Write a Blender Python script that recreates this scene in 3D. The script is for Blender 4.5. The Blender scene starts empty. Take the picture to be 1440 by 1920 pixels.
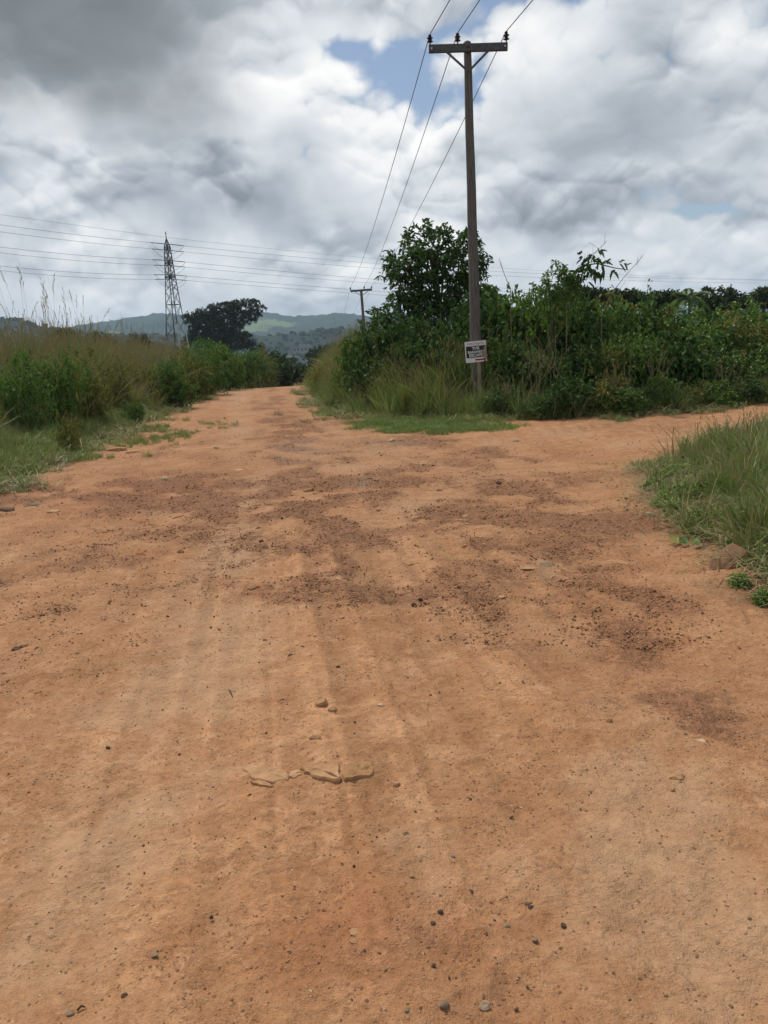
import bpy, math, random
import numpy as np
from mathutils import Vector, Matrix

R = math.radians
SC = bpy.context.scene
COL = SC.collection

# ------------------------------------------------------------------ camera
CAM_H, FPX, PITCH, ROLL = 1.60, 1443.0, R(12.16), R(3.0)
_f = np.array([0, math.cos(PITCH), -math.sin(PITCH)])
_u0 = np.array([0, math.sin(PITCH), math.cos(PITCH)])
_r0 = np.array([1.0, 0, 0])
_Rv = math.cos(ROLL) * _r0 - math.sin(ROLL) * _u0
_Uv = math.sin(ROLL) * _r0 + math.cos(ROLL) * _u0
EYE = np.array([0, 0, CAM_H])

cam_data = bpy.data.cameras.new('camera')
cam = bpy.data.objects.new('camera', cam_data)
COL.objects.link(cam)
m = Matrix(((_Rv[0], _Uv[0], -_f[0], 0), (_Rv[1], _Uv[1], -_f[1], 0), (_Rv[2], _Uv[2], -_f[2], CAM_H), (0, 0, 0, 1)))
cam.matrix_world = m
cam_data.sensor_fit = 'VERTICAL'
cam_data.sensor_height = 34.6
cam_data.lens = FPX / 1920 * 34.6
cam_data.clip_start = 0.05
cam_data.clip_end = 20000
SC.camera = cam


def ray(px, py):
    return _f + (px - 720) / FPX * _Rv + (960 - py) / FPX * _Uv


def at(px, py, Y):
    """world point seen at photo pixel (px, py) whose distance along +Y is Y"""
    d = ray(px, py)
    return EYE + d * (Y / d[1])


def gnd(px, py, z=0.0):
    d = ray(px, py)
    return EYE + d * ((z - CAM_H) / d[2])


def unit(v):
    v = np.asarray(v, float)
    return v / np.linalg.norm(v)


# ------------------------------------------------------------------ world
SUN_EL, SUN_AZ = R(58), R(-35)          # azimuth from +Y towards +X
world = bpy.data.worlds.new('World')
SC.world = world
world.use_nodes = True
WT = world.node_tree
WT.nodes.clear()


class NB:
    """small helper that chains math nodes in a node tree"""
    def __init__(s, tree):
        s.t = tree

    def n(s, typ, **kw):
        nd = s.t.nodes.new(typ)
        for k, v in kw.items():
            setattr(nd, k, v)
        return nd

    def link(s, a, b):
        s.t.links.new(a, b)

    def put(s, sock, v):
        if isinstance(v, (int, float)):
            sock.default_value = v
        elif isinstance(v, (tuple, list)):
            sock.default_value = v
        else:
            s.link(v, sock)

    def math(s, op, a, b=0.0, c=None, clamp=False):
        nd = s.n('ShaderNodeMath', operation=op, use_clamp=clamp)
        s.put(nd.inputs[0], a)
        s.put(nd.inputs[1], b)
        if c is not None:
            s.put(nd.inputs[2], c)
        return nd.outputs[0]

    def vmath(s, op, a, b=(0, 0, 0), out=0):
        nd = s.n('ShaderNodeVectorMath', operation=op)
        s.put(nd.inputs[0], a)
        if op == 'SCALE':
            s.put(nd.inputs['Scale'], b)
        else:
            s.put(nd.inputs[1], b)
        return nd.outputs[out]

    def noise(s, vec, scale, detail=2.0, rough=0.5, out='Fac', dist=0.0, lac=2.0):
        nd = s.n('ShaderNodeTexNoise')
        s.put(nd.inputs['Vector'], vec)
        nd.inputs['Scale'].default_value = scale
        nd.inputs['Detail'].default_value = detail
        nd.inputs['Roughness'].default_value = rough
        nd.inputs['Lacunarity'].default_value = lac
        nd.inputs['Distortion'].default_value = dist
        return nd.outputs[out]

    def voro(s, vec, scale, feature='F1', out='Distance', rand=1.0, smooth=0.5, detail=0.0):
        nd = s.n('ShaderNodeTexVoronoi', feature=feature)
        s.put(nd.inputs['Vector'], vec)
        nd.inputs['Scale'].default_value = scale
        nd.inputs['Randomness'].default_value = rand
        if 'Detail' in nd.inputs:
            nd.inputs['Detail'].default_value = detail
        if feature == 'SMOOTH_F1':
            nd.inputs['Smoothness'].default_value = smooth
        return nd.outputs[out]

    def ramp(s, fac, stops, interp='LINEAR'):
        nd = s.n('ShaderNodeValToRGB')
        cr = nd.color_ramp
        cr.interpolation = interp
        while len(cr.elements) < len(stops):
            cr.elements.new(0.5)
        for e, (p, c) in zip(cr.elements, stops):
            e.position = p
            e.color = (*c, 1) if len(c) == 3 else c
        s.put(nd.inputs[0], fac)
        return nd.outputs[0]

    def smooth(s, x, lo, hi):
        nd = s.n('ShaderNodeMapRange', interpolation_type='SMOOTHSTEP')
        s.put(nd.inputs[0], x)
        nd.inputs[1].default_value = lo
        nd.inputs[2].default_value = hi
        return nd.outputs[0]

    def mixc(s, fac, a, b, mode='MIX'):
        nd = s.n('ShaderNodeMix', data_type='RGBA', blend_type=mode)
        s.put(nd.inputs[0], fac)
        s.put(nd.inputs[6], a if not isinstance(a, tuple) else (*a[:3], 1))
        s.put(nd.inputs[7], b if not isinstance(b, tuple) else (*b[:3], 1))
        return nd.outputs[2]


def build_world():
    b = NB(WT)
    tc = b.n('ShaderNodeTexCoord')
    dirv = tc.outputs['Generated']
    sky = b.n('ShaderNodeTexSky', sky_type='NISHITA', sun_disc=False)
    sky.sun_elevation = SUN_EL
    sky.sun_rotation = SUN_AZ
    sky.altitude = 100
    sky.air_density = 1.0
    sky.dust_density = 1.2
    bg1 = b.n('ShaderNodeBackground')
    b.link(sky.outputs[0], bg1.inputs[0])
    bg1.inputs[1].default_value = 0.072

    # clouds: warped plane coordinates, billowing cells at three sizes
    sep = b.n('ShaderNodeSeparateXYZ')
    b.link(dirv, sep.inputs[0])
    inv = b.math('DIVIDE', 1.0, b.math('MAXIMUM', b.math('ADD', sep.outputs[2], 0.62), 0.15))

    def noise2(v, sc, det, ro, out='Fac'):
        o = b.noise(v, sc, det, ro, out)
        o.node.noise_dimensions = '2D'
        return o

    def cells(v, sc, sm):
        o = b.voro(v, sc, 'SMOOTH_F1' if sm else 'F1', smooth=sm)
        o.node.voronoi_dimensions = '2D'
        return b.math('MULTIPLY', o, o)
    p = b.vmath('SCALE', dirv, 1.0)
    b.link(inv, p.node.inputs['Scale'])
    w = b.vmath('SUBTRACT', noise2(p, 3.6, 2, 0.55, 'Color'), (0.5, 0.5, 0.5))
    pw = b.vmath('ADD', p, b.vmath('SCALE', w, 0.10))
    w2 = b.vmath('SUBTRACT', noise2(p, 22.0, 2, 0.6, 'Color'), (0.5, 0.5, 0.5))
    pw2 = b.vmath('ADD', pw, b.vmath('SCALE', w2, 0.022))
    big = noise2(pw, 3.2, 2, 0.5)

    def coarse(k):
        # k < 1: the neighbour a little way up, towards the light
        d = b.math('MULTIPLY_ADD', cells(b.vmath('SCALE', pw, k), 5.6, 0.22), -0.62, big)
        return b.math('MULTIPLY_ADD', cells(b.vmath('SCALE', pw2, k), 14.0, 0.10), -0.40, d)

    def finer(k):
        v = b.vmath('SCALE', pw2, k)
        d = b.math('MULTIPLY', cells(v, 34.0, 0.0), -0.20)
        return b.math('MULTIPLY_ADD', noise2(v, 55.0, 3, 0.55), 0.10, d)
    c0 = coarse(1.0)
    c2 = coarse(0.965)
    f0 = finer(1.0)
    f1 = finer(0.990)
    d0 = b.math('ADD', b.math('ADD', c0, f0), 0.10)

    def blob(px, py, sx, sy, amp, rot=0.0):
        c = unit(ray(px, py))
        e1 = unit(np.cross(c, [0, 0, 1]))
        e2 = np.cross(e1, c)
        cr, sr = math.cos(R(rot)), math.sin(R(rot))
        a1 = (e1 * cr + e2 * sr) * FPX / sx
        a2 = (-e1 * sr + e2 * cr) * FPX / sy
        a = b.vmath('DOT_PRODUCT', dirv, tuple(a1), out=1)
        bb = b.vmath('DOT_PRODUCT', dirv, tuple(a2), out=1)
        r2 = b.math('ADD', b.math('MULTIPLY', a, a), b.math('MULTIPLY', bb, bb))
        e = b.math('POWER', 2.718, b.math('MULTIPLY', r2, -1.0))
        front = b.math('GREATER_THAN', b.vmath('DOT_PRODUCT', dirv, tuple(c), out=1), 0.0)
        return b.math('MULTIPLY', b.math('MULTIPLY', e, front), amp)

    def total(lst):
        s = None
        for x in lst:
            v = blob(*x)
            s = v if s is None else b.math('ADD', s, v)
        return s

    cover_bias = total(SKY_COVER)
    shade_bias = total(SKY_SHADE)
    low = b.smooth(sep.outputs[2], 0.30, 0.0)          # far clouds close up and lose contrast towards the horizon
    cov = b.smooth(b.math('ADD', b.math('MULTIPLY_ADD', low, 0.35, d0), cover_bias), 0.24, 0.46)
    patchy = b.smooth(noise2(p, 6.0, 1, 0.5), 0.36, 0.60)      # crisp heads here, smooth veils there
    crisp = b.math('MULTIPLY_ADD', patchy, 0.75, 0.25)
    rel = b.math('MULTIPLY', b.math('MULTIPLY', b.math('SUBTRACT', f0, f1), 1.35), crisp)
    rel2 = b.math('MULTIPLY', b.math('MULTIPLY', b.math('SUBTRACT', c0, c2), 1.15), crisp)
    tone = b.math('MULTIPLY', b.math('SUBTRACT', noise2(pw, 5.2, 3, 0.5), 0.5), 0.80)
    v = b.math('ADD', 0.75, b.math('ADD', rel, rel2))
    v = b.math('ADD', v, tone)
    v = b.math('MULTIPLY_ADD', b.math('SUBTRACT', big, 0.5), -0.5, v)
    v = b.math('MULTIPLY_ADD', b.math('SUBTRACT', d0, 0.40), b.math('MULTIPLY_ADD', patchy, 0.25, 0.10), v)
    v = b.math('ADD', v, shade_bias)
    v = b.math('MULTIPLY_ADD', b.math('SUBTRACT', 0.68, v), b.math('MULTIPLY', low, 0.35), v)
    v = b.math('MULTIPLY', v, 0.80)
    col = b.ramp(v, [(0.0, (0.195, 0.215, 0.235)), (0.2, (0.275, 0.305, 0.34)), (0.42, (0.43, 0.465, 0.51)),
                     (0.65, (0.67, 0.70, 0.73)), (0.85, (0.89, 0.885, 0.875)), (1.0, (0.98, 0.97, 0.95))])
    # the one heavy rain cloud overhead at the left: dark and even
    heavy = b.smooth(b.math('MULTIPLY_ADD', b.math('SUBTRACT', d0, 0.45), 0.5, blob(40, 0, 290, 150, 1.0, -12)), 0.18, 0.80)
    col = b.mixc(b.math('MULTIPLY', heavy, 0.85), col, (0.150, 0.165, 0.172))
    bg2 = b.n('ShaderNodeBackground')
    b.link(col, bg2.inputs[0])
    bg2.inputs[1].default_value = 0.82
    mx = b.n('ShaderNodeMixShader')
    b.link(cov, mx.inputs[0])
    b.link(bg1.outputs[0], mx.inputs[1])
    b.link(bg2.outputs[0], mx.inputs[2])
    out = b.n('ShaderNodeOutputWorld')
    b.link(mx.outputs[0], out.inputs[0])


# (photo px, px, half-width, half-height, amount[, tilt]) of the breaks and of the grey and white masses in the clouds
SKY_COVER = [(706, 104, 72, 34, -0.44, -8), (760, 140, 30, 18, -0.20), (645, 92, 30, 20, -0.20), (780, 100, 40, 30, -0.12), (655, 235, 26, 18, -0.16),
             (845, 222, 40, 16, -0.10), (1340, 393, 80, 12, -0.26), (490, 42, 40, 20, -0.30), (400, 330, 500, 220, 0.3), (1150, 250, 300, 200, 0.3),
             (150, 60, 320, 170, 0.4), (600, 520, 800, 120, 0.22)]
SKY_SHADE = [(70, 30, 260, 115, -0.35, -14), (460, 5, 220, 22, -0.22), (400, 345, 235, 70, -0.17), (540, 385, 120, 40, -0.10), (260, 300, 80, 40, -0.04),
             (1260, 295, 240, 70, -0.24), (1200, 210, 120, 45, -0.16), (1010, 170, 100, 60, -0.14), (1330, 120, 140, 50, -0.06), (400, 150, 260, 62, 0.20), (700, 165, 120, 45, 0.26),
             (130, 230, 140, 50, 0.16), (660, 300, 90, 70, 0.14), (1340, 430, 120, 38, 0.16), (940, 335, 70, 26, 0.16), (820, 405, 70, 26, 0.22), (180, 400, 60, 20, 0.12), (60, 160, 120, 30, 0.08),
             (60, 440, 160, 36, -0.14), (1010, 90, 80, 40, 0.10), (1100, 370, 120, 20, 0.08), (720, 460, 120, 30, 0.06), (420, 455, 200, 22, 0.05), (1200, 480, 200, 30, 0.06)]
build_world()

sun_data = bpy.data.lights.new('sun', 'SUN')
sun = bpy.data.objects.new('sun', sun_data)
COL.objects.link(sun)
sun_data.energy = 2.6
sun_data.angle = R(11)
sun_data.color = (1.0, 0.95, 0.87)
_sd = Vector((math.sin(SUN_AZ) * math.cos(SUN_EL), math.cos(SUN_AZ) * math.cos(SUN_EL), math.sin(SUN_EL)))
sun.rotation_euler = _sd.to_track_quat('Z', 'Y').to_euler()

SC.view_settings.view_transform = 'Standard'
SC.view_settings.look = 'None'
SC.view_settings.gamma = 1.0
SC.view_settings.exposure = 0.42
SC.view_settings.use_curve_mapping = False
SC.render.engine = 'CYCLES'
SC.cycles.use_denoising = True
SC.cycles.max_bounces = 6
SC.cycles.volume_bounces = 1
SC.cycles.use_adaptive_sampling = True
SC.cycles.adaptive_threshold = 0.02
world.cycles.sampling_method = 'NONE'     # an even, overcast sky: nothing to aim at
SC.cycles.transparent_max_bounces = 8


# ------------------------------------------------------------------ helpers
def value_noise(x, y, seed=0):
    """smooth 2-D value noise in -1..1"""
    xi, yi = np.floor(x).astype(np.int64), np.floor(y).astype(np.int64)
    fx, fy = x - xi, y - yi
    fx, fy = fx * fx * fx * (fx * (fx * 6 - 15) + 10), fy * fy * fy * (fy * (fy * 6 - 15) + 10)

    def h(a, b):
        n = (a * 374761393 + b * 668265263 + seed * 1442695041) & 0xffffffff
        n = ((n ^ (n >> 13)) * 1274126177) & 0xffffffff
        return ((n ^ (n >> 16)) & 0xffff) / 32767.5 - 1.0
    a, b, c, d = h(xi, yi), h(xi + 1, yi), h(xi, yi + 1), h(xi + 1, yi + 1)
    return (a + (b - a) * fx) * (1 - fy) + (c + (d - c) * fx) * fy


def fbm(x, y, octaves=4, seed=0, gain=0.5):
    s, a = 0.0, 1.0
    for o in range(octaves):
        s = s + a * value_noise(x * 2 ** o + o * 17.3, y * 2 ** o - o * 9.1, seed + o)
        a *= gain
    return s


def sstep(x, lo, hi):
    t = np.clip((x - lo) / (hi - lo), 0, 1)
    return t * t * (3 - 2 * t)


def np_mesh(name, V, tris=None, quads=None, smooth=False, attrs=None):
    """mesh datablock from numpy vertices, triangles and quads"""
    me = bpy.data.meshes.new(name)
    V = np.asarray(V, np.float32)
    nt = 0 if tris is None else len(tris)
    nq = 0 if quads is None else len(quads)
    me.vertices.add(len(V))
    me.vertices.foreach_set('co', V.ravel())
    idx = []
    if nt:
        idx.append(np.asarray(tris, np.int32).ravel())
    if nq:
        idx.append(np.asarray(quads, np.int32).ravel())
    idx = np.concatenate(idx)
    me.loops.add(len(idx))
    me.loops.foreach_set('vertex_index', idx)
    me.polygons.add(nt + nq)
    tot = np.concatenate([np.full(nt, 3, np.int32), np.full(nq, 4, np.int32)])
    start = np.concatenate([[0], np.cumsum(tot)[:-1]]).astype(np.int32)
    me.polygons.foreach_set('loop_start', start)
    me.polygons.foreach_set('loop_total', tot)
    me.polygons.foreach_set('use_smooth', np.full(nt + nq, smooth, bool))
    me.update(calc_edges=True)
    for k, v in (attrs or {}).items():
        at_ = me.attributes.new(k, 'FLOAT', 'POINT')
        at_.data.foreach_set('value', np.asarray(v, np.float32))
    return me


class MB:
    """collects tubes, boxes and loose pieces; build() links them as one mesh object"""
    def __init__(s):
        s.V, s.T, s.Q, s.n, s.A = [], [], [], 0, []

    def add(s, V, tris=None, quads=None, a=0.0):
        V = np.asarray(V, float)
        s.V.append(V)
        s.A.append(np.full(len(V), a) if np.isscalar(a) else a)
        if tris is not None and len(tris):
            s.T.append(np.asarray(tris) + s.n)
        if quads is not None and len(quads):
            s.Q.append(np.asarray(quads) + s.n)
        s.n += len(V)

    def tube(s, pts, rad, sides=6, caps=True, a=0.0):
        P = np.asarray(pts, float)
        n = len(P)
        rad = np.full(n, rad) if np.isscalar(rad) else np.asarray(rad, float)
        T = np.gradient(P, axis=0)
        T /= np.linalg.norm(T, axis=1)[:, None] + 1e-12
        ref = np.array([0, 0, 1.0]) if abs(T[0][2]) < 0.9 else np.array([1.0, 0, 0])
        ang = np.arange(sides) * 2 * np.pi / sides
        V = []
        for i in range(n):
            e1 = np.cross(T[i], ref)
            e1 /= np.linalg.norm(e1) + 1e-12
            e2 = np.cross(T[i], e1)
            ref = np.cross(e1, T[i])
            V.append(P[i] + rad[i] * (np.cos(ang)[:, None] * e1 + np.sin(ang)[:, None] * e2))
        V = np.concatenate(V)
        i = np.arange(n - 1)[:, None] * sides
        j = np.arange(sides)[None]
        k = (j + 1) % sides
        Q = np.stack([i + j, i + k, i + sides + k, i + sides + j], -1).reshape(-1, 4)
        T_ = []
        if caps:
            V = np.concatenate([V, P[:1], P[-1:]])
            c0, c1 = n * sides, n * sides + 1
            for q in range(sides):
                T_.append((c0, (q + 1) % sides, q))
                T_.append((c1, (n - 1) * sides + q, (n - 1) * sides + (q + 1) % sides))
        s.add(V, T_, Q, a)
        return s

    def bar(s, p0, p1, w, h=None, up=(0, 0, 1), a=0.0):
        """box-section bar from p0 to p1"""
        p0, p1 = np.asarray(p0, float), np.asarray(p1, float)
        h = w if h is None else h
        d = unit(p1 - p0)
        up = np.asarray(up, float)
        if abs(np.dot(d, up)) > 0.98:
            up = np.array([1.0, 0, 0])
        e1 = unit(np.cross(d, up))
        e2 = np.cross(e1, d)
        V = [q + sx * e1 * w / 2 + sz * e2 * h / 2 for q in (p0, p1) for sx, sz in ((-1, -1), (1, -1), (1, 1), (-1, 1))]
        s.add(V, None, [(0, 1, 2, 3), (7, 6, 5, 4), (0, 4, 5, 1), (1, 5, 6, 2), (2, 6, 7, 3), (3, 7, 4, 0)], a)
        return s

    def mesh(s, name, smooth=False):
        return np_mesh(name, np.concatenate(s.V), np.concatenate(s.T) if s.T else None,
                       np.concatenate(s.Q) if s.Q else None, smooth, {'dry': np.concatenate(s.A)})

    def build(s, name, mat, parent=None, smooth=False, stuff=False):
        return obj(name, s.mesh(name, smooth), mat, parent, stuff)


def obj(name, me, mat=None, parent=None, stuff=False):
    o = bpy.data.objects.new(name, me)
    if mat is not None and not me.materials:
        me.materials.append(mat)
    COL.objects.link(o)
    if parent is not None:
        o.parent = parent
    if stuff:
        o['kind'] = 'stuff'
    return o


def tag(o, label=None, cat=None, group=None, kind=None):
    for k, v in (('label', label), ('category', cat), ('group', group), ('kind', kind)):
        if v:
            o[k] = v
    return o


def empty(name, loc=(0, 0, 0), label=None, cat=None, group=None, rz=0.0):
    o = bpy.data.objects.new(name, None)
    o.empty_display_size = 0.2
    o.location = loc
    o.rotation_euler = (0, 0, rz)
    COL.objects.link(o)
    return tag(o, label, cat, group)


def copy_tree(o, parent=None):
    c = o.copy()
    COL.objects.link(c)
    if parent is not None:
        c.parent = parent
    for ch in o.children:
        copy_tree(ch, c)
    return c


def material(name, rough=0.8):
    mt = bpy.data.materials.new(name)
    mt.use_nodes = True
    nt = mt.node_tree
    nt.nodes.clear()
    b = NB(nt)
    bs = b.n('ShaderNodeBsdfPrincipled')
    bs.inputs['Roughness'].default_value = rough
    bs.inputs['Specular IOR Level'].default_value = 0.25
    out = b.n('ShaderNodeOutputMaterial')
    b.link(bs.outputs[0], out.inputs[0])
    return mt, b, bs, out


def mat_simple(name, c0, c1, scale=8.0, rough=0.7, bump=0.0, stretch=(1, 1, 1), metallic=0.0, detail=5):
    mt, b, bs, out = material(name, rough)
    tc = b.n('ShaderNodeTexCoord')
    v = b.vmath('MULTIPLY', tc.outputs['Object'], stretch)
    n = b.noise(v, scale, detail, 0.6)
    b.link(b.ramp(n, [(0.3, c0), (0.7, c1)]), bs.inputs['Base Color'])
    bs.inputs['Metallic'].default_value = metallic
    if bump:
        bp = b.n('ShaderNodeBump')
        bp.inputs['Strength'].default_value = bump
        bp.inputs['Distance'].default_value = 0.02
        b.link(n, bp.inputs['Height'])
        b.link(bp.outputs[0], bs.inputs['Normal'])
    return mt


def mat_leaf(name, cols, dry=(0.20, 0.16, 0.07), trans=0.30, rough=0.55, spec=0.3, clump=1.3, clump_amt=0.35):
    """foliage: every leaf its own tone, whole clumps a little lighter or darker, some light through the leaf"""
    mt, b, bs, out = material(name, rough)
    geo = b.n('ShaderNodeNewGeometry')
    oi = b.n('ShaderNodeObjectInfo')
    k = len(cols)
    r = b.math('FRACT', b.math('MULTIPLY_ADD', oi.outputs['Random'], 0.37, geo.outputs['Random Per Island']))
    c = b.ramp(r, [(i / (k - 1), cc) for i, cc in enumerate(cols)])
    n = b.noise(geo.outputs['Position'], clump, 2, 0.5)
    tone = b.math('MULTIPLY_ADD', b.math('SUBTRACT', n, 0.5), 2 * clump_amt, 1.0)
    tone = b.math('MULTIPLY', tone, b.math('MULTIPLY_ADD', oi.outputs['Random'], 0.3, 0.85))
    c = b.vmath('SCALE', c, 1.0)
    b.link(tone, c.node.inputs['Scale'])
    at_ = b.n('ShaderNodeAttribute', attribute_name='dry')
    c = b.mixc(at_.outputs['Fac'], c, dry)
    b.link(c, bs.inputs['Base Color'])
    bs.inputs['Specular IOR Level'].default_value = spec
    tr = b.n('ShaderNodeBsdfTranslucent')
    b.link(b.mixc(0.5, c, b.mixc(1.0, c, (1.0, 1.0, 0.35), 'MULTIPLY')), tr.inputs[0])
    mx = b.n('ShaderNodeMixShader')
    mx.inputs[0].default_value = trans
    b.link(bs.outputs[0], mx.inputs[1])
    b.link(tr.outputs[0], mx.inputs[2])
    b.link(mx.outputs[0], out.inputs[0])
    return mt


# ------------------------------------------------------------------ the lie of the land
def poly_px(pts):
    return np.array([gnd(x, y)[:2] for x, y in pts])


# left verge of the road, from the crest to the viewer
LEFT_EDGE = np.vstack([[[-8.0, 70.0]], poly_px([(440, 721), (425, 730), (395, 742), (345, 762), (300, 786), (205, 822), (150, 858), (80, 892), (0, 918)]),
                       [[-6.6, 8.6], [-9.5, 7.4], [-14, 6.2], [-30, 3.0]]])
# right verge of the road ahead, then the back edge of the side road
RIGHT_EDGE = np.vstack([[[-3.0, 70.0]], poly_px([(574, 721), (588, 742), (606, 762), (650, 779), (720, 783), (800, 787), (900, 789), (1000, 789), (1100, 784), (1200, 777),
                        (1320, 767), (1440, 755)]), [[12, 17.0], [20, 19.0], [40, 24.0]]])
# the grassy island at the right, between the viewer and the side road
CLUMP = np.vstack([poly_px([(1440, 803), (1380, 814), (1320, 838), (1265, 858), (1232, 874), (1220, 890), (1224, 918), (1236, 952), (1258, 985), (1285, 1014),
                   (1310, 1060), (1370, 1100), (1440, 1142)]), [[3.2, 3.6], [4.2, 2.6], [8, 0.5], [20, 0.0], [40, 14], [20, 13.2], [12, 12.4]]])
ROAD = np.vstack([LEFT_EDGE, [[-30, -30], [6, -30], [3.2, 3.6]], CLUMP[::-1][6:], CLUMP[::-1][:6][::-1][:0], RIGHT_EDGE[::-1]])


def seg_dist(x, y, poly, closed=False):
    d = np.full(x.shape, 1e9)
    P = np.vstack([poly, poly[:1]]) if closed else poly
    for a, b_ in zip(P[:-1], P[1:]):
        ab = b_ - a
        t = np.clip(((x - a[0]) * ab[0] + (y - a[1]) * ab[1]) / (ab @ ab + 1e-12), 0, 1)
        d = np.minimum(d, np.hypot(x - a[0] - t * ab[0], y - a[1] - t * ab[1]))
    return d


def inside(x, y, poly):
    c = np.zeros(x.shape, bool)
    P = np.vstack([poly, poly[:1]])
    for a, b_ in zip(P[:-1], P[1:]):
        cond = (a[1] > y) != (b_[1] > y)
        xi = a[0] + (y - a[1]) * (b_[0] - a[0]) / (b_[1] - a[1] + 1e-12)
        c ^= cond & (x < xi)
    return c


LEFT_LAND = np.vstack([LEFT_EDGE, [[-60, 3], [-60, 70]]])
RIGHT_LAND = np.vstack([RIGHT_EDGE, [[60, 24], [60, 70]]])


def veg_depth(x, y):
    """signed distance into the overgrown land: > 0 inside it, < 0 out on the bare earth"""
    x, y = np.asarray(x, float), np.asarray(y, float)
    out = np.full(x.shape, -1e9)
    for poly, line, closed in ((LEFT_LAND, LEFT_EDGE, False), (RIGHT_LAND, RIGHT_EDGE, False), (CLUMP, CLUMP, True)):
        d = seg_dist(x, y, line, closed)
        out = np.maximum(out, np.where(inside(x, y, poly), d, -d))
    far = y > 70
    return np.where(far, np.maximum(out, y - 70), out)


def height(x, y):
    """ground height"""
    x, y = np.asarray(x, float), np.asarray(y, float)
    r = np.hypot(x, y)
    v = np.clip(veg_depth(x, y), -5, 5) if x.size < 4_000_000 else 0
    near = 1 - sstep(r, 60, 120)
    h = 0.035 * fbm(x * 0.45, y * 0.45, 3, 5) * near
    h = h + 0.010 * fbm(x * 3.1, y * 3.1, 3, 9) * near
    h = h + (0.16 * sstep(v, 0.0, 1.2) + 0.10 * sstep(v, 0.6, 4)) * near
    k = r < 42
    if k.any():
        # shallow wheel tracks, tyre streaks and knocks in the surface
        xs_, ys_ = x[k], y[k]
        d = 0.02 * fbm(xs_ * 1.7, ys_ * 1.7, 3, 68) - 0.018 * lines(xs_, ys_, PALE_TRACKS, 0) + 0.0045 * tread(xs_, ys_)
        h = np.array(h, float)
        h[k] += d * (1 - sstep(r[k], 32, 42))
    # over the crest the land falls away to the valley and rises again far off
    t = np.maximum(y - 34, 0)
    fall = -0.075 * (np.sqrt(t * t + 36) - 6)
    side = np.maximum(np.abs(x) - 12, 0)
    # the high ground left and right of the road goes on a little longer
    keep = sstep(side, 0, 30) * (1 - sstep(y, 60, 190)) * 0.72
    h = h + np.maximum(fall * (1 - keep), -42) * (1 - sstep(r, 900, 1900) * 0.6)
    h = h + 1.2 * fbm(x * 0.012, y * 0.012, 3, 21) * sstep(r, 60, 260)
    return h


def zof(x, y):
    return float(height(np.array([x]), np.array([y]))[0])


def on_ground(px, py):
    """where the line of sight through a photo pixel meets the uneven ground"""
    z = 0.0
    for _ in range(6):
        p = gnd(px, py, z)
        z = zof(p[0], p[1])
    return np.array([p[0], p[1], z])


# ------------------------------------------------------------------ soil kinds, laid out on the ground in metres
def patches(x, y, lst):
    s = np.zeros_like(x)
    for px, py, hx, hy, amp in lst:
        c = gnd(px, py)
        up_, dn = gnd(px, py - hy), gnd(px, py + hy)
        sx = abs(gnd(px + hx, py)[0] - gnd(px - hx, py)[0]) / 2
        sy = abs(up_[1] - dn[1]) / 2
        s = s + amp * np.exp(-(((x - c[0]) / sx) ** 2 + ((y - c[1]) / sy) ** 2))
    return s


GRAVEL_AT = [(720, 1080, 360, 100, .45), (1050, 1150, 260, 120, .4), (620, 930, 420, 60, .5), (760, 900, 420, 60, .4), (120, 1090, 200, 60, .35), (560, 800, 90, 50, .4), (560, 850, 75, 60, .9), (590, 800, 110, 22, .5), (600, 980, 80, 60, .6), (650, 1090, 120, 80, .55), (740, 825, 110, 28, .7), (860, 845, 120, 20, .4),
             (90, 925, 170, 26, 1.0), (300, 912, 170, 30, 1.0), (430, 950, 120, 32, .9), (640, 915, 120, 22, .8), (800, 915, 140, 20, .5),
             (900, 985, 190, 30, .8), (1080, 985, 100, 26, .8), (1010, 1060, 150, 40, .55), (940, 890, 90, 20, .5),
             (1150, 1190, 160, 90, .5), (1260, 1310, 110, 50, .5), (930, 1180, 150, 70, .3), (40, 1090, 120, 40, .55), (140, 1010, 100, 22, .4),
             (660, 1488, 90, 18, 1.0), (610, 1345, 40, 25, .6), (430, 1250, 40, 20, .3), (900, 1700, 110, 60, .35), (1000, 1710, 40, 30, .4), (720, 1500, 70, 30, .5),
             (480, 760, 60, 26, .35), (560, 770, 30, 40, .4), (1250, 975, 60, 50, .6), (1300, 1140, 80, 30, .3), (300, 850, 120, 22, .5), (1340, 1440, 120, 40, .3)]
PALE_AT = [(390, 1170, 110, 60, .8), (330, 1300, 120, 80, .9), (260, 1450, 170, 120, 1.0), (160, 1640, 200, 140, 1.0), (90, 1820, 200, 120, .9), (330, 1560, 90, 90, .5),
           (1180, 1560, 180, 90, .6), (1230, 1720, 190, 110, .8), (1330, 1850, 170, 90, .7), (990, 1500, 120, 60, .4), (470, 1000, 50, 60, .5), (500, 900, 24, 70, .6),
           (440, 750, 50, 24, .5), (545, 745, 30, 24, .4), (850, 1120, 90, 40, .3), (700, 960, 90, 40, .5), (800, 870, 200, 24, .5), (1000, 830, 160, 18, .5), (1150, 820, 120, 22, .4)]
RED_AT = [(200, 925, 240, 30, .8), (330, 900, 160, 40, .4), (520, 880, 16, 60, .6), (700, 1650, 160, 180, .5), (560, 1750, 160, 120, .4), (1250, 1180, 140, 120, .45), (1100, 850, 90, 22, .5), (900, 1600, 120, 120, .4),
          (1200, 1040, 80, 60, .5), (400, 780, 70, 16, .4), (950, 800, 90, 8, .5), (100, 1200, 120, 80, .3)]
GREY_AT = [(575, 842, 55, 22, .9), (745, 830, 60, 12, .6), (680, 905, 30, 8, .5)]


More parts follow.
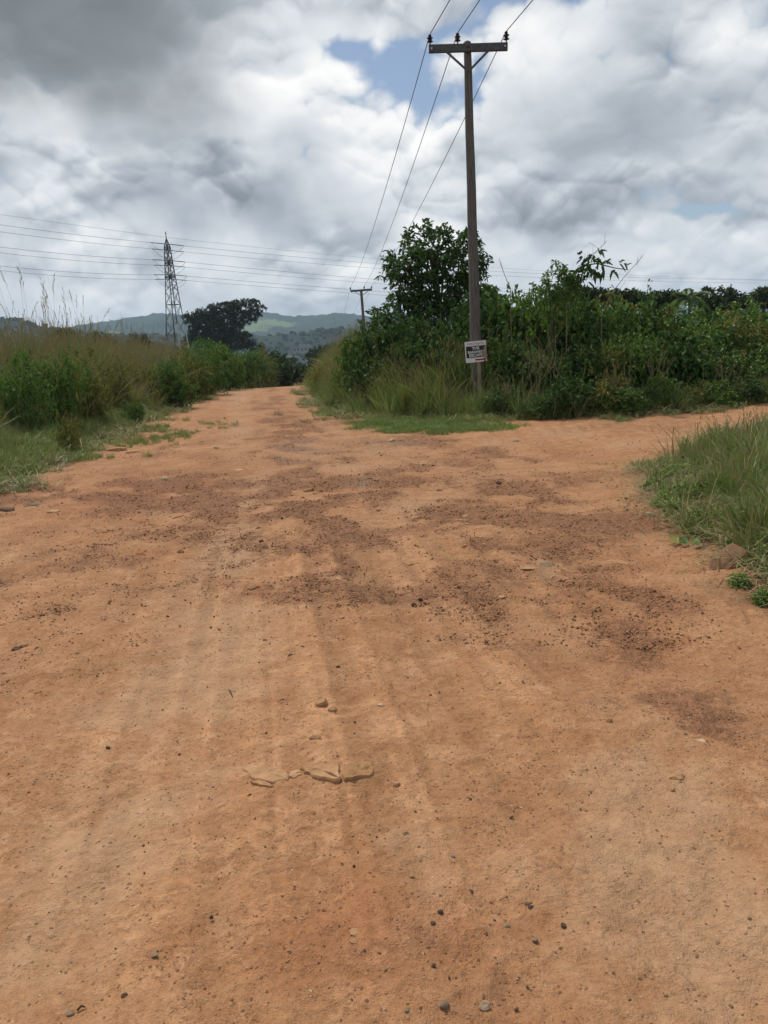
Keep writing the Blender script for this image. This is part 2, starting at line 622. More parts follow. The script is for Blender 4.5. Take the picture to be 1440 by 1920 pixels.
# wheel tracks and the loose grit between them: centre lines through photo pixels, half-width in metres
PALE_TRACKS = [([(452, 722), (446, 760), (452, 820), (470, 900), (460, 1000), (390, 1180), (300, 1350), (180, 1600), (50, 1900)], .34, .75),
               ([(562, 722), (590, 770), (640, 815), (720, 850)], .40, .6), ([(620, 1000), (760, 960), (900, 900), (1080, 850), (1250, 815), (1440, 785)], .35, .55),
               ([(960, 1010), (1060, 1130), (1120, 1300), (1210, 1560), (1320, 1900)], .22, .55), ([(740, 1000), (770, 1150), (800, 1350), (830, 1600)], .16, .35),
               ([(0, 1000), (200, 980), (400, 930), (620, 880), (900, 830), (1200, 795)], .35, .5), ([(1190, 1000), (1280, 1090), (1440, 1230)], .22, .5)]
GRIT_TRACKS = [([(503, 724), (505, 770), (515, 830), (540, 900), (580, 980), (620, 1060), (650, 1150)], .30, .75), ([(0, 930), (150, 925), (330, 915), (480, 905)], .55, .8),
               ([(700, 815), (850, 840), (1000, 850)], .3, .45), ([(820, 960), (960, 990), (1130, 985)], .3, .6), ([(660, 910), (900, 915), (1100, 930)], .2, .5),
               ([(1000, 1070), (1120, 1160), (1230, 1290), (1330, 1440)], .22, .5), ([(850, 1040), (900, 1180), (960, 1340)], .25, .3)]


def lines(x, y, lst, wob):
    s = np.zeros_like(x)
    for pts, w, amp in lst:
        d = seg_dist(x + wob * .5, y + wob, poly_px(pts))
        s = np.maximum(s, amp * np.exp(-(d / w) ** 2))
    return s


def soil(x, y):
    w = 0.85 * fbm(x * 0.9, y * 0.9, 5, 31, 0.6)
    br = fbm(x * 2.3 + 9, y * 2.3, 4, 33)
    far = sstep(np.hypot(x, y), 3, 20)
    tr = lines(x, y, PALE_TRACKS, 0.22 * w)
    gravel = np.clip((patches(x + 0.3 * w, y + 0.6 * w, GRAVEL_AT) * 0.75 + lines(x, y, GRIT_TRACKS, 0.6 * w)) * (0.75 + 0.9 * br) * (1 - 0.8 * tr) + 0.13 * sstep(br, 0.0, 0.9), 0, 1)
    pale = np.clip((patches(x + 0.3 * w, y + 0.4 * w, PALE_AT) * 0.8 + tr * 0.9) * (0.85 + 0.6 * fbm(x * 1.7, y * 1.7, 4, 41)), 0, 1)
    red = np.clip(patches(x + 0.3 * w, y + 0.4 * w, RED_AT) * (0.9 + 0.5 * br), 0, 1)
    grey = np.clip(patches(x, y, GREY_AT) * (0.9 + 0.6 * br), 0, 1)
    return gravel, pale * 0.85, red, grey


def tread(x, y):
    u = x + 0.155 * y
    s = value_noise(u * 11, y * 0.22, 61) + 0.7 * value_noise(u * 27, y * 0.35, 62)
    v = x * 0.5 - y * 0.86 + 0.02 * x * x          # and of those that turn into the side road
    s2 = value_noise(v * 9, x * 0.2, 63) + 0.7 * value_noise(v * 22, x * 0.3, 64)
    k = sstep(y, 7.5, 10.5) * (1 - sstep(y, 15, 18)) * sstep(x, -1, 2)
    gate = sstep(fbm(x * .35 + 3, y * .22, 3, 66), -0.5, 0.6)
    return (s * (1 - k) + s2 * k) * gate


def mat_ground():
    mt, b, bs, out = material('laterite_earth', 0.92)
    bs.inputs['Specular IOR Level'].default_value = 0.15
    geo = b.n('ShaderNodeNewGeometry')
    P = geo.outputs['Position']

    def A(name):
        return b.n('ShaderNodeAttribute', attribute_name=name).outputs['Fac']
    n1 = b.noise(P, 1.3, 5, 0.6)
    n2 = b.noise(P, 7.0, 5, 0.65)
    n3 = b.noise(P, 38.0, 4, 0.65)
    n4 = b.noise(P, 170.0, 2, 0.6)
    mixn = b.math('MULTIPLY_ADD', n2, 0.5, b.math('MULTIPLY', n1, 0.5))
    c = b.ramp(mixn, [(0.34, SOIL['deep']), (0.5, SOIL['mid']), (0.66, SOIL['light'])])
    c = b.mixc(b.math('MULTIPLY', A('red'), 0.75), c, SOIL['red'])
    # thin pale crust that has broken away in patches
    n5 = b.noise(P, 4.2, 9, 0.72, dist=0.4)
    n6 = b.noise(P, 15.0, 6, 0.7)
    crust = b.smooth(b.math('MULTIPLY_ADD', b.math('SUBTRACT', n6, 0.5), 0.9, n5), 0.44, 0.62)
    c = b.mixc(1.0, c, b.ramp(crust, [(0.0, (0.86, 0.83, 0.80)), (1.0, (1.08, 1.09, 1.10))]), 'MULTIPLY')
    pl = b.math('MULTIPLY', A('pale'), b.smooth(b.math('ADD', b.math('MULTIPLY', A('pale'), 0.6), n2), 0.45, 0.95))
    c = b.mixc(pl, c, b.ramp(n2, [(0.3, SOIL['pale0']), (0.7, SOIL['pale1'])]))
    gb = b.math('MULTIPLY_ADD', b.math('SUBTRACT', n3, 0.5), 1.9, b.math('MULTIPLY', b.math('SUBTRACT', n6, 0.5), 2.6))
    gb = b.math('MULTIPLY_ADD', b.math('SUBTRACT', n5, 0.5), 1.6, gb)
    gr = b.smooth(b.math('ADD', A('gravel'), gb), 0.26, 0.85)
    c = b.mixc(b.math('MULTIPLY', gr, 0.80), c, b.ramp(n3, [(0.25, SOIL['grit0']), (0.75, SOIL['grit1'])]))
    c = b.mixc(b.math('MULTIPLY', A('grey'), 0.45), c, (0.25, 0.19, 0.14))
    td = A('tread')
    c = b.vmath('SCALE', c, 1.0)
    b.link(b.math('MULTIPLY_ADD', td, 0.13, 1.0), c.node.inputs['Scale'])
    # leaf mould and rotten grass under the plants
    c = b.mixc(A('veg'), c, b.ramp(n2, [(0.3, (0.075, 0.05, 0.026)), (0.7, (0.17, 0.105, 0.05))]))
    # green floor of the far valley
    c = b.mixc(A('far'), c, b.ramp(b.noise(P, 0.03, 6, 0.65), [(0.35, (0.018, 0.036, 0.012)), (0.65, (0.05, 0.075, 0.022))]))
    # crumbs of earth and grit
    cr = b.math('MULTIPLY_ADD', n3, 0.55, b.math('MULTIPLY', n4, 0.45))
    tone = b.ramp(cr, [(0.32, (0.42, 0.39, 0.37)), (0.43, (0.90, 0.89, 0.88)), (0.56, (1.04, 1.04, 1.04)), (0.70, (1.25, 1.25, 1.25))])
    c = b.mixc(b.math('MULTIPLY_ADD', pl, -0.55, 1.0), c, tone, 'MULTIPLY')
    vo = b.n('ShaderNodeTexVoronoi', feature='F1')
    b.put(vo.inputs['Vector'], b.vmath('ADD', P, b.vmath('SCALE', b.noise(P, 60, 2, 0.5, out='Color'), 0.012)))
    vo.inputs['Scale'].default_value = 62.0
    sp = b.n('ShaderNodeSeparateColor')
    b.link(vo.outputs['Color'], sp.inputs[0])
    keep = b.math('GREATER_THAN', b.math('MULTIPLY_ADD', A('gravel'), 0.55, sp.outputs[0]), 0.86)
    dot = b.math('MULTIPLY', keep, b.smooth(vo.outputs['Distance'], 0.34, 0.22))
    c = b.mixc(b.math('MULTIPLY', dot, 0.75), c, b.ramp(sp.outputs[1], [(0.0, (0.11, 0.055, 0.034)), (0.40, (0.19, 0.095, 0.052)), (0.7, (0.34, 0.20, 0.11)), (0.92, (0.5, 0.36, 0.23))], 'CONSTANT'))
    b.link(c, bs.inputs['Base Color'])
    h = b.math('MULTIPLY_ADD', n3, 0.6, b.math('MULTIPLY', n4, 0.25))
    h = b.math('MULTIPLY_ADD', n2, 1.2, h)
    h = b.math('MULTIPLY_ADD', crust, 0.25, h)
    h = b.math('MULTIPLY_ADD', dot, 0.5, h)
    bp = b.n('ShaderNodeBump')
    bp.inputs['Strength'].default_value = 0.75
    bp.inputs['Distance'].default_value = 0.022
    b.link(h, bp.inputs['Height'])
    b.link(bp.outputs[0], bs.inputs['Normal'])
    return mt


SOIL = dict(deep=(0.315, 0.152, 0.070), mid=(0.388, 0.203, 0.100), light=(0.440, 0.252, 0.135), red=(0.335, 0.146, 0.067), pale0=(0.350, 0.198, 0.106), pale1=(0.405, 0.246, 0.140),
            grit0=(0.110, 0.050, 0.028), grit1=(0.275, 0.130, 0.066))


def build_ground():
    # rings that widen with distance, spokes that are dense where the picture looks
    rr = [0.9]
    while rr[-1] < 9000:
        r = rr[-1]
        rr.append(r + min(max(r * r / 560, 0.0065), 0.021 * r))
    rr = np.array([0.01, 0.3, 0.6] + rr)
    th = np.concatenate([np.linspace(R(-35), R(35), 330), np.linspace(R(35), R(325), 74)[1:-1]])
    nr, na = len(rr), len(th)
    Rg, Tg = np.meshgrid(rr, th, indexing='ij')
    X, Y = Rg * np.sin(Tg), Rg * np.cos(Tg)
    x, y = X.ravel(), Y.ravel()
    z = height(x, y)
    gravel, pale, red, grey = soil(x, y)
    r = np.hypot(x, y)
    td = tread(x, y)
    z = z + (0.009 * gravel * value_noise(x * 21, y * 21, 3) + 0.006 * value_noise(x * 11, y * 11, 4) + 0.003 * value_noise(x * 37, y * 37, 6)) * (r < 25)
    vd = veg_depth(x, y)
    veg = sstep(vd + 0.30 * fbm(x * 2.2, y * 2.2, 4, 51), -0.15, 0.45)
    far = sstep(r, 70, 110)
    i = np.arange(nr - 1)[:, None] * na
    j = np.arange(na)[None]
    k = (j + 1) % na
    Q = np.stack([i + j, i + na + j, i + na + k, i + k], -1).reshape(-1, 4)
    me = np_mesh('ground', np.stack([x, y, z], 1), None, Q[:, ::-1], True, dict(gravel=gravel, pale=pale, red=red, grey=grey, veg=veg, far=far, tread=td))
    tag(obj('ground', me, mat_ground()), 'bare orange laterite earth of the dirt road and its junction', None, None, 'structure')


build_ground()


# ------------------------------------------------------------------ hills beyond the valley
def mat_hill(name, dark, light, clearing, cl_at=None):
    mt, b, bs, out = material(name, 0.95)
    bs.inputs['Specular IOR Level'].default_value = 0.05
    geo = b.n('ShaderNodeNewGeometry')
    P = geo.outputs['Position']
    n = b.noise(P, 0.016, 6, 0.7)
    n2 = b.noise(P, 0.09, 4, 0.7)
    c = b.ramp(b.math('MULTIPLY_ADD', n2, 0.5, b.math('MULTIPLY', n, 0.5)), [(0.38, dark), (0.62, light)])
    at_ = b.n('ShaderNodeAttribute', attribute_name='clear')
    k = b.smooth(b.math('ADD', at_.outputs['Fac'], b.math('MULTIPLY', b.math('SUBTRACT', n, 0.5), 2.2)), 0.45, 0.75)
    c = b.mixc(k, c, clearing)
    b.link(c, bs.inputs['Base Color'])
    return mt


def hill(name, label, ridge, Yr, Yfoot, zfoot, mat, seed, bump, clear=()):
    """a wooded hill: ridge is its skyline (photo pixels) at distance Yr; it falls to the valley at Yfoot and away behind"""
    R_ = np.array([at(px, py, Yr) for px, py in ridge])
    xs = np.linspace(R_[0][0], R_[-1][0], 420)
    top = np.interp(xs, R_[:, 0], R_[:, 2])
    m = 64
    ts = np.concatenate([np.linspace(0, 1, 48) ** 0.8, 1 + np.linspace(0, 1, 17)[1:]])
    X = np.repeat(xs[None], m, 0)
    T = np.repeat(ts[:, None], len(xs), 1)
    Yy = Yfoot + (Yr - Yfoot) * T
    X = X * Yy / Yr + 0
    prof = np.where(T <= 1, sstep(T, -0.15, 1.12) / sstep(np.array(1.0), -0.15, 1.12), 1 - 0.75 * (T - 1) ** 1.5)
    sp = 1.0 / (0.06 * Yr)
    spur = 0.16 * fbm(X * sp + 4, Yy * sp * 0.6, 4, seed) * np.sin(np.clip(T, 0, 1) * np.pi)
    Z = zfoot + (np.repeat(top[None], m, 0) - zfoot) * np.clip(prof + spur, -0.1, 1.3)
    Z = Z + bump * (np.abs(fbm(X / (bump * 2.2), Yy / (bump * 5.0), 3, seed + 3)) + 0.4 * np.maximum(value_noise(X / (bump * 1.4), Yy / (bump * 8.0), seed + 7) - 0.2, 0) * 2)
    C = np.zeros_like(Z)
    for px, t0, sx, st in clear:
        cx = at(px, 600, Yr)[0]
        C += np.exp(-(((X * Yr / Yy - cx) / (sx * Yr / FPX)) ** 2 + ((T - t0) / st) ** 2))
    n = len(xs)
    i = np.arange(m - 1)[:, None] * n
    j = np.arange(n - 1)[None]
    Q = np.stack([i + j, i + j + 1, i + n + j + 1, i + n + j], -1).reshape(-1, 4)
    me = np_mesh(name, np.stack([X, Yy, Z], -1).reshape(-1, 3), None, Q, True, {'clear': C.ravel()})
    return tag(obj(name, me, mat), label, None, None, 'structure')


M_HILL = mat_hill('wooded_hillside', (0.010, 0.022, 0.015), (0.028, 0.050, 0.026), (0.11, 0.15, 0.06))
M_HILL_NEAR = mat_hill('valley_woodland', (0.010, 0.020, 0.012), (0.024, 0.042, 0.020), (0.07, 0.09, 0.04))
hill('hill', 'long blue-green wooded hill on the horizon with a pale clearing',
     [(-700, 700), (-200, 668), (0, 645), (60, 632), (110, 622), (150, 612), (200, 607), (250, 598), (290, 591), (330, 590), (370, 596), (430, 599), (480, 589), (500, 588),
      (530, 594), (560, 596), (590, 594), (620, 591), (660, 592), (700, 595), (760, 590), (900, 585), (1100, 590), (1400, 575), (1900, 580), (2600, 560)],
     2500, 1500, -30, M_HILL, 71, 6, [(515, 0.72, 60, 0.12), (470, 0.55, 40, 0.08), (200, 0.6, 80, 0.06), (560, 0.42, 60, 0.05)])
hill('hill', 'low dark wooded ridge in front of the blue hill',
     [(-700, 640), (-200, 620), (0, 603), (40, 606), (90, 618), (140, 627), (220, 632), (320, 634), (420, 640), (480, 634), (540, 632), (600, 626), (650, 619), (720, 612), (800, 608), (1000, 606),
      (1400, 590), (2000, 585), (2600, 560)],
     1150, 760, -40, M_HILL_NEAR, 83, 4, [(560, 0.6, 60, 0.06)])


# ------------------------------------------------------------------ woodland on the ridge across the valley
def ico(sub=1):
    t = (1 + 5 ** 0.5) / 2
    V = [(-1, t, 0), (1, t, 0), (-1, -t, 0), (1, -t, 0), (0, -1, t), (0, 1, t), (0, -1, -t), (0, 1, -t), (t, 0, -1), (t, 0, 1), (-t, 0, -1), (-t, 0, 1)]
    F = [(0, 11, 5), (0, 5, 1), (0, 1, 7), (0, 7, 10), (0, 10, 11), (1, 5, 9), (5, 11, 4), (11, 10, 2), (10, 7, 6), (7, 1, 8), (3, 9, 4), (3, 4, 2), (3, 2, 6), (3, 6, 8), (3, 8, 9),
         (4, 9, 5), (2, 4, 11), (6, 2, 10), (8, 6, 7), (9, 8, 1)]
    V = [unit(v) for v in V]
    for _ in range(sub):
        mid, F2 = {}, []
        for a, b_, c in F:
            k = []
            for p, q in ((a, b_), (b_, c), (c, a)):
                e = (min(p, q), max(p, q))
                if e not in mid:
                    mid[e] = len(V)
                    V.append(unit(V[p] + V[q]))
                k.append(mid[e])
            F2 += [(a, k[0], k[2]), (b_, k[1], k[0]), (c, k[2], k[1]), tuple(k)]
        F = F2
    return np.array(V), np.array(F)


ICO0, ICO1, ICO2 = ico(0), ico(1), ico(2)


def blobs(C, S, base, seed, jit=0.3):
    """many roughened pebble or crown shapes in one mesh: centres C (n,3), half-sizes S (n,3)"""
    rng = np.random.default_rng(seed)
    V0, F0 = base
    n, k = len(C), len(V0)
    ang = rng.uniform(0, 2 * np.pi, n)
    ca, sa = np.cos(ang)[:, None], np.sin(ang)[:, None]
    V = np.repeat(V0[None], n, 0) * (1 + rng.uniform(-jit, jit, (n, k, 1))) * S[:, None, :]
    X = V[..., 0] * ca - V[..., 1] * sa
    Y = V[..., 0] * sa + V[..., 1] * ca
    V = np.stack([X, Y, V[..., 2]], -1) + C[:, None, :]
    F = F0[None] + (np.arange(n) * k)[:, None, None]
    return V.reshape(-1, 3), F.reshape(-1, 3)


M_FOREST = mat_leaf('far_canopy', [(0.006, 0.014, 0.008), (0.010, 0.021, 0.010), (0.016, 0.031, 0.014), (0.026, 0.042, 0.018)], trans=0.0, rough=0.95, spec=0.05, clump=0.02, clump_amt=0.4)


def forest():
    bpy.context.view_layer.update()
    from mathutils.bvhtree import BVHTree
    rng = np.random.default_rng(5)
    tree = {}
    for o in list(COL.objects):
        if o.name.startswith(('hill', 'ground')):
            me = o.data
            tree[o.name] = BVHTree.FromPolygons([v.co for v in me.vertices], [p.vertices for p in me.polygons])
    C, S = [], []
    # dense over what can be seen of the valley and its first ridge
    for _ in range(13000):
        px, Y = rng.uniform(-150, 1600), 10 ** rng.uniform(math.log10(230), math.log10(1250))
        x = at(px, 650, Y)[0]
        best = -999
        for t in tree.values():
            h = t.ray_cast(Vector((x, Y, 500)), Vector((0, 0, -1)))
            if h[0] is not None:
                best = max(best, h[0].z)
        if best < -900 or value_noise(np.array([x * 0.01]), np.array([Y * 0.006]), 3)[0] < -0.62:
            continue
        r = rng.uniform(2.5, 6.0) * (0.75 if Y > 600 else 1.0)
        C.append((x, Y, best + r * 0.5))
        S.append((r, r, r * rng.uniform(0.6, 1.0)))
    V, F = blobs(np.array(C), np.array(S), ICO1, 6, 0.22)
    tag(obj('forest', np_mesh('forest', V, F, None, False), M_FOREST), 'dark green forest filling the valley beyond the crest', None, None, 'stuff')
    return tree


GROUND_RAYS = forest()

# ------------------------------------------------------------------ the signed power pole at the junction
M_POLE = mat_simple('weathered_timber', (0.066, 0.062, 0.056), (0.160, 0.150, 0.136), 6.0, 0.85, 0.5, (9, 9, 0.7))
M_STEEL = mat_simple('dull_galvanised_steel', (0.060, 0.062, 0.066), (0.115, 0.118, 0.122), 14.0, 0.6, 0.1, metallic=0.3)
M_PORC = mat_simple('dark_porcelain', (0.018, 0.014, 0.013), (0.035, 0.028, 0.026), 20.0, 0.3)
M_WIRE = mat_simple('aluminium_cable', (0.11, 0.115, 0.12), (0.14, 0.14, 0.145), 30.0, 0.6)
M_BOLT = mat_simple('bright_bolt_heads', (0.45, 0.45, 0.44), (0.6, 0.6, 0.6), 30.0, 0.5, metallic=0.5)
rnd = random.Random(7)


def wood_pole(base, top, r0, r1, arm_l, arm_r, ins, brace, brace_to, label, arm_h, full):
    """pole with a steel arm, two braces and three pin insulators; points are in world metres"""
    base, top = np.array(base), np.array(top)
    root = empty('power_pole', base, label, 'power pole', 'timber power poles')
    o3 = base
    mb = MB()
    n = 14
    pts = [base + (top - base) * i / (n - 1) - o3 + np.array([0.004 * math.sin(i * 1.7), 0, 0]) * (0 < i < n - 1) for i in range(n)]
    pts[0] = pts[0] - np.array([0, 0, 0.4])
    rad = [r0 + (r1 - r0) * i / (n - 1) for i in range(n)]
    mb.tube(pts + [pts[-1] + np.array([0, 0, r1 * 0.35])], rad + [r1 * 0.55], 14)
    mb.build('pole', M_POLE, root, True)
    a0, a1 = np.array(arm_l) - o3, np.array(arm_r) - o3
    # channel-section arm: web towards the viewer, two flanges behind
    mb = MB()
    dn = np.array([0, 0, 1.0])
    mb.bar(a0, a1, 0.012, arm_h)
    for s in (1, -1):
        off = dn * s * (arm_h / 2 - 0.004) + np.array([0, 0.032, 0])
        mb.bar(a0 + off, a1 + off, 0.062, 0.010)
    mb.build('crossarm', M_STEEL, root)
    for k, (b0, b1) in enumerate(zip(brace, brace_to)):
        MB().bar(np.array(b0) - o3, np.array(b1) - o3, 0.008, 0.045).build('brace', M_STEEL, root)
    if full:
        for f in (0.035, 0.965):
            q = a0 + (a1 - a0) * f + np.array([0, -0.012, 0])
            MB().tube([q, q + np.array([0, -0.014, 0])], 0.018, 8).build('bolt', M_BOLT, root)
        q = top - o3 + np.array([0, a0[1] - (top - o3)[1] - 0.01, (a0[2] + a1[2]) / 2 - (top - o3)[2]])
        MB().tube([q, q + np.array([0, -0.03, 0])], 0.025, 6).build('bolt', M_PORC, root)
    tips = []
    for p in ins:
        p = np.array(p)
        f = (p[0] - arm_l[0]) / (arm_r[0] - arm_l[0])
        foot = a0 + (a1 - a0) * f + np.array([0, 0.03, arm_h / 2])
        tip = p - o3
        tip[1] = foot[1]
        tip[0] = foot[0] + 0.0
        L = tip[2] - foot[2]
        prof = [(0, .013), (.26, .013), (.27, .02), (.30, .062), (.34, .062), (.37, .02), (.46, .02), (.49, .045), (.52, .045), (.55, .02), (.62, .02), (.65, .062), (.69, .062), (.72, .02), (.80, .02),
                (.82, .034), (.97, .034), (1.0, .022)] if full else [(0, .03), (.3, .03), (.4, .06), (.8, .06), (1, .03)]
        m2 = MB()
        m2.tube([foot + np.array([0, 0, L * t]) for t, _ in prof], [r for _, r in prof], 10)
        m2.build('insulator', M_PORC, root, True)
        tips.append(tip + o3)
    return root, tips


B1 = on_ground(895, 758)
T1 = at(876, 80, B1[1])
YA = B1[1] - 0.16
root1, tips1 = wood_pole(B1, T1, 0.130, 0.077, at(804, 91, YA), at(952, 86.5, YA), [at(806, 64, YA), at(858, 61, YA), at(949.5, 58, YA)],
                         [at(838, 98, YA - .01), at(916, 95, YA - .01)], [at(877, 133, YA + .02), at(879.5, 133, YA + .02)],
                         'tall weathered timber power pole carrying the direction sign beside the junction', 0.145, True)
Y2 = 69.0
T2 = at(677, 544, Y2)
dn2 = at(687, 664, Y2) - T2
B2 = T2 + dn2 * (9.2 / -dn2[2])
root2, tips2 = wood_pole(B2, T2, 0.165, 0.11, at(657, 546, Y2 - .2), at(697.5, 542.8, Y2 - .2), [at(656.8, 538.5, Y2 - .2), at(682.7, 536.5, Y2 - .2), at(696.5, 536.5, Y2 - .2)],
                         [at(666, 547.5, Y2 - .2), at(690, 546, Y2 - .2)], [at(675.8, 553.5, Y2 - .1), at(679.5, 553.5, Y2 - .1)],
                         'smaller leaning timber power pole far off past the crest of the road', 0.17, False)


def sagging(p0, p1, sag, n=28):
    p0, p1 = np.array(p0), np.array(p1)
    t = np.linspace(0, 1, n)[:, None]
    P = p0 + (p1 - p0) * t
    P[:, 2] -= (4 * sag * t * (1 - t))[:, 0]
    return P


back = np.array([6.6, -51.0, 0.3])
NAMES = ['left', 'middle', 'right']
for k in range(3):
    prev = tips1[k] + back
    far = at([641, 660, 668][k], [592, 590, 588][k], 122)
    P = np.vstack([sagging(prev, tips1[k], 0.75), sagging(tips1[k], tips2[k], 0.55)[1:], sagging(tips2[k], far, 0.4, 12)[1:]])
    w = MB().tube(P, 0.0095, 5).build('overhead_wire', M_WIRE, None, True)
    tag(w, f'thin overhead wire tied to the {NAMES[k]} insulator of the signed pole', 'wire', 'overhead wires of the timber poles')

# ------------------------------------------------------------------ lattice tower
M_TOWER = mat_simple('tower_steel', (0.060, 0.062, 0.066), (0.11, 0.112, 0.115), 1.5, 0.7, metallic=0.2)
M_TOWER_PALE = mat_simple('pale_galvanised_leg', (0.42, 0.43, 0.44), (0.55, 0.55, 0.55), 3.0, 0.6, metallic=0.2)


def pylon():
    Y = 150.0
    top = at(311.5, 445, Y)
    cx, cy, eye = top[0], top[1], CAM_H
    zt = top[2] - eye
    gz = -6.0
    root = empty('transmission_tower', (cx, cy, gz), 'slender dark lattice steel transmission tower left of the road by the flat-topped tree', 'transmission tower')
    hs = [gz - eye, 2.5, 9.6, 14.6, 17.1, 19.9, zt - 0.3]
    ds = [2.9, 2.0, 1.36, 0.93, 0.74, 0.55, 0.06]
    base_ang = math.atan2(-cx, cy) * 0 + R(25)

    def corner(k, h):
        d = float(np.interp(h, hs, ds))
        a = base_ang + k * math.pi / 2
        return np.array([d * math.cos(a), d * math.sin(a), h + eye - gz])
    for k in range(4):
        MB().tube([corner(k, h) for h in hs], 0.085, 4).build('leg', M_TOWER, root)
        MB().tube([corner(k, hs[0]) * 1.0, corner(k, 6.0)], 0.125, 4).build('leg_stub', M_TOWER_PALE if k in (0, 3) else M_TOWER, root)
    lat = MB()
    lv = [hs[0], 0.5, 3.6, 6.6, 9.6, 12.0, 13.4, 14.6, 15.9, 17.1, 18.5, 19.9, 21.4, 22.6]
    for h0, h1 in zip(lv[:-1], lv[1:]):
        for k in range(4):
            a0, b0, a1, b1 = corner(k, h0), corner(k + 1, h0), corner(k, h1), corner(k + 1, h1)
            lat.bar(a0, b1, 0.055)
            lat.bar(b0, a1, 0.055)
            if h1 in (9.6, 14.6, 17.1, 19.9, 0.5):
                lat.bar(a1, b1, 0.11)
    lat.build('lattice_bracing', M_TOWER, root, stuff=True)
    vdir = unit([cx, cy, 0])          # arms run nearly along the line of sight
    wires = []
    for lvl, h in enumerate((19.9, 17.1, 14.6)):
        for s in (-1, 1):
            tip = vdir * s * 4.2 + np.array([0, 0, h + eye - gz])
            am = MB()
            for k in range(4):
                c = corner(k, h)
                if np.dot(c[:2], vdir[:2]) * s > 0 or True:
                    am.bar(c, tip, 0.07)
                    am.bar(corner(k, h + 1.0), tip, 0.05)
            am.build('crossarm', M_TOWER, root)
            wires.append((lvl, s, tip + np.array([cx, cy, gz])))
    apex = np.array([cx, cy, top[2]])
    return root, wires, apex, vdir


tower, hv, apex, vdir = pylon()


def quad_curve(p0, p1, p2, n):
    """parabola through three world points"""
    p0, p1, p2 = map(np.array, (p0, p1, p2))
    L = [np.linalg.norm((p1 - p0)[:2]), np.linalg.norm((p2 - p1)[:2])]
    s0, s1, s2 = 0.0, L[0], L[0] + L[1]
    s = np.linspace(0, s2, n)[:, None]
    return p0 * (s - s1) * (s - s2) / ((s0 - s1) * (s0 - s2)) + p1 * (s - s0) * (s - s2) / ((s1 - s0) * (s1 - s2)) + p2 * (s - s0) * (s - s1) / ((s2 - s0) * (s2 - s1))


# photo heights of the four levels at x = 0, 730 and 1440
LV = [(484, 453, 517, 541), (507, 486, 541, 572), (531, 518, 561, 596)]
LNAME = ['upper', 'middle', 'lowest']
hv_rows = [(apex, 445, 402, 487, 525, 'earth wire', 0, 0.018)]
for lvl, s, tip in hv:
    hv_rows.append((tip, LV[lvl][0], LV[lvl][1], LV[lvl][2], LV[lvl][3], f'{LNAME[lvl]} conductor on the {"near" if s < 0 else "far"} side', s, 0.024))
for tip, y0, yl, yr, yrr, nm, s, rad in hv_rows:
    d = 3.9 * s
    # shift of the curve with its arm's distance keeps the pair parallel in space
    tipz = tip[2]
    ref = at(312, y0, 150)
    L1 = at(0, yl, 126) - ref + tip
    L2 = at(-420, yl - 62, 104) - ref + tip
    R1 = at(730, yr, 186) - ref + tip
    R2 = at(1440, yrr, 236) - ref + tip
    P = np.vstack([quad_curve(L2, L1, tip, 22), quad_curve(tip, R1, R2, 34)[1:]])
    w = MB().tube(P, rad, 4).build('power_line', M_WIRE, None, True)
    tag(w, f'long sagging high-voltage line past the lattice tower, {nm}', 'power line', 'high-voltage lines of the lattice tower')
    if s:
        for e in (-1, 1):
            q = quad_curve(L2, L1, tip, 60)[-1 - 3] if e < 0 else quad_curve(tip, R1, R2, 60)[1]
            dirv = unit(q - tip)
            o = tip - np.array(tower.location)
            MB().tube([o + dirv * t for t in np.linspace(0.3, 3.4, 16)], [0.04 if i % 2 else 0.09 for i in range(16)], 6).build('insulator_string', M_PORC, tower)
        o = tip - np.array(tower.location)
        dl, dr = unit(L1 - tip), unit(R1 - tip)
        a, b_ = o + dl * 3.4, o + dr * 3.4
        J = sagging(a, b_, 1.7, 14)
        MB().tube(J, 0.03, 4).build('jumper_loop', M_WIRE, tower)

# ------------------------------------------------------------------ direction sign nailed to the pole
M_WHITE = mat_simple('weathered_white_board', (0.62, 0.62, 0.60), (0.80, 0.80, 0.78), 5.0, 0.6)
M_BLACK = mat_simple('faded_black_print', (0.016, 0.016, 0.018), (0.032, 0.031, 0.034), 8.0, 0.55)
M_RED = mat_simple('red_print', (0.30, 0.012, 0.016), (0.42, 0.022, 0.026), 12.0, 0.5)
M_FADED = mat_simple('faded_red_print', (0.36, 0.20, 0.19), (0.46, 0.28, 0.27), 30.0, 0.6)
M_TORN = mat_simple('torn_brown_backing', (0.26, 0.205, 0.15), (0.40, 0.33, 0.25), 14.0, 0.9, 0.3)
M_STAKE = mat_simple('pale_batten', (0.24, 0.185, 0.12), (0.38, 0.30, 0.20), 5.0, 0.85, 0.3, (12, 12, 1))


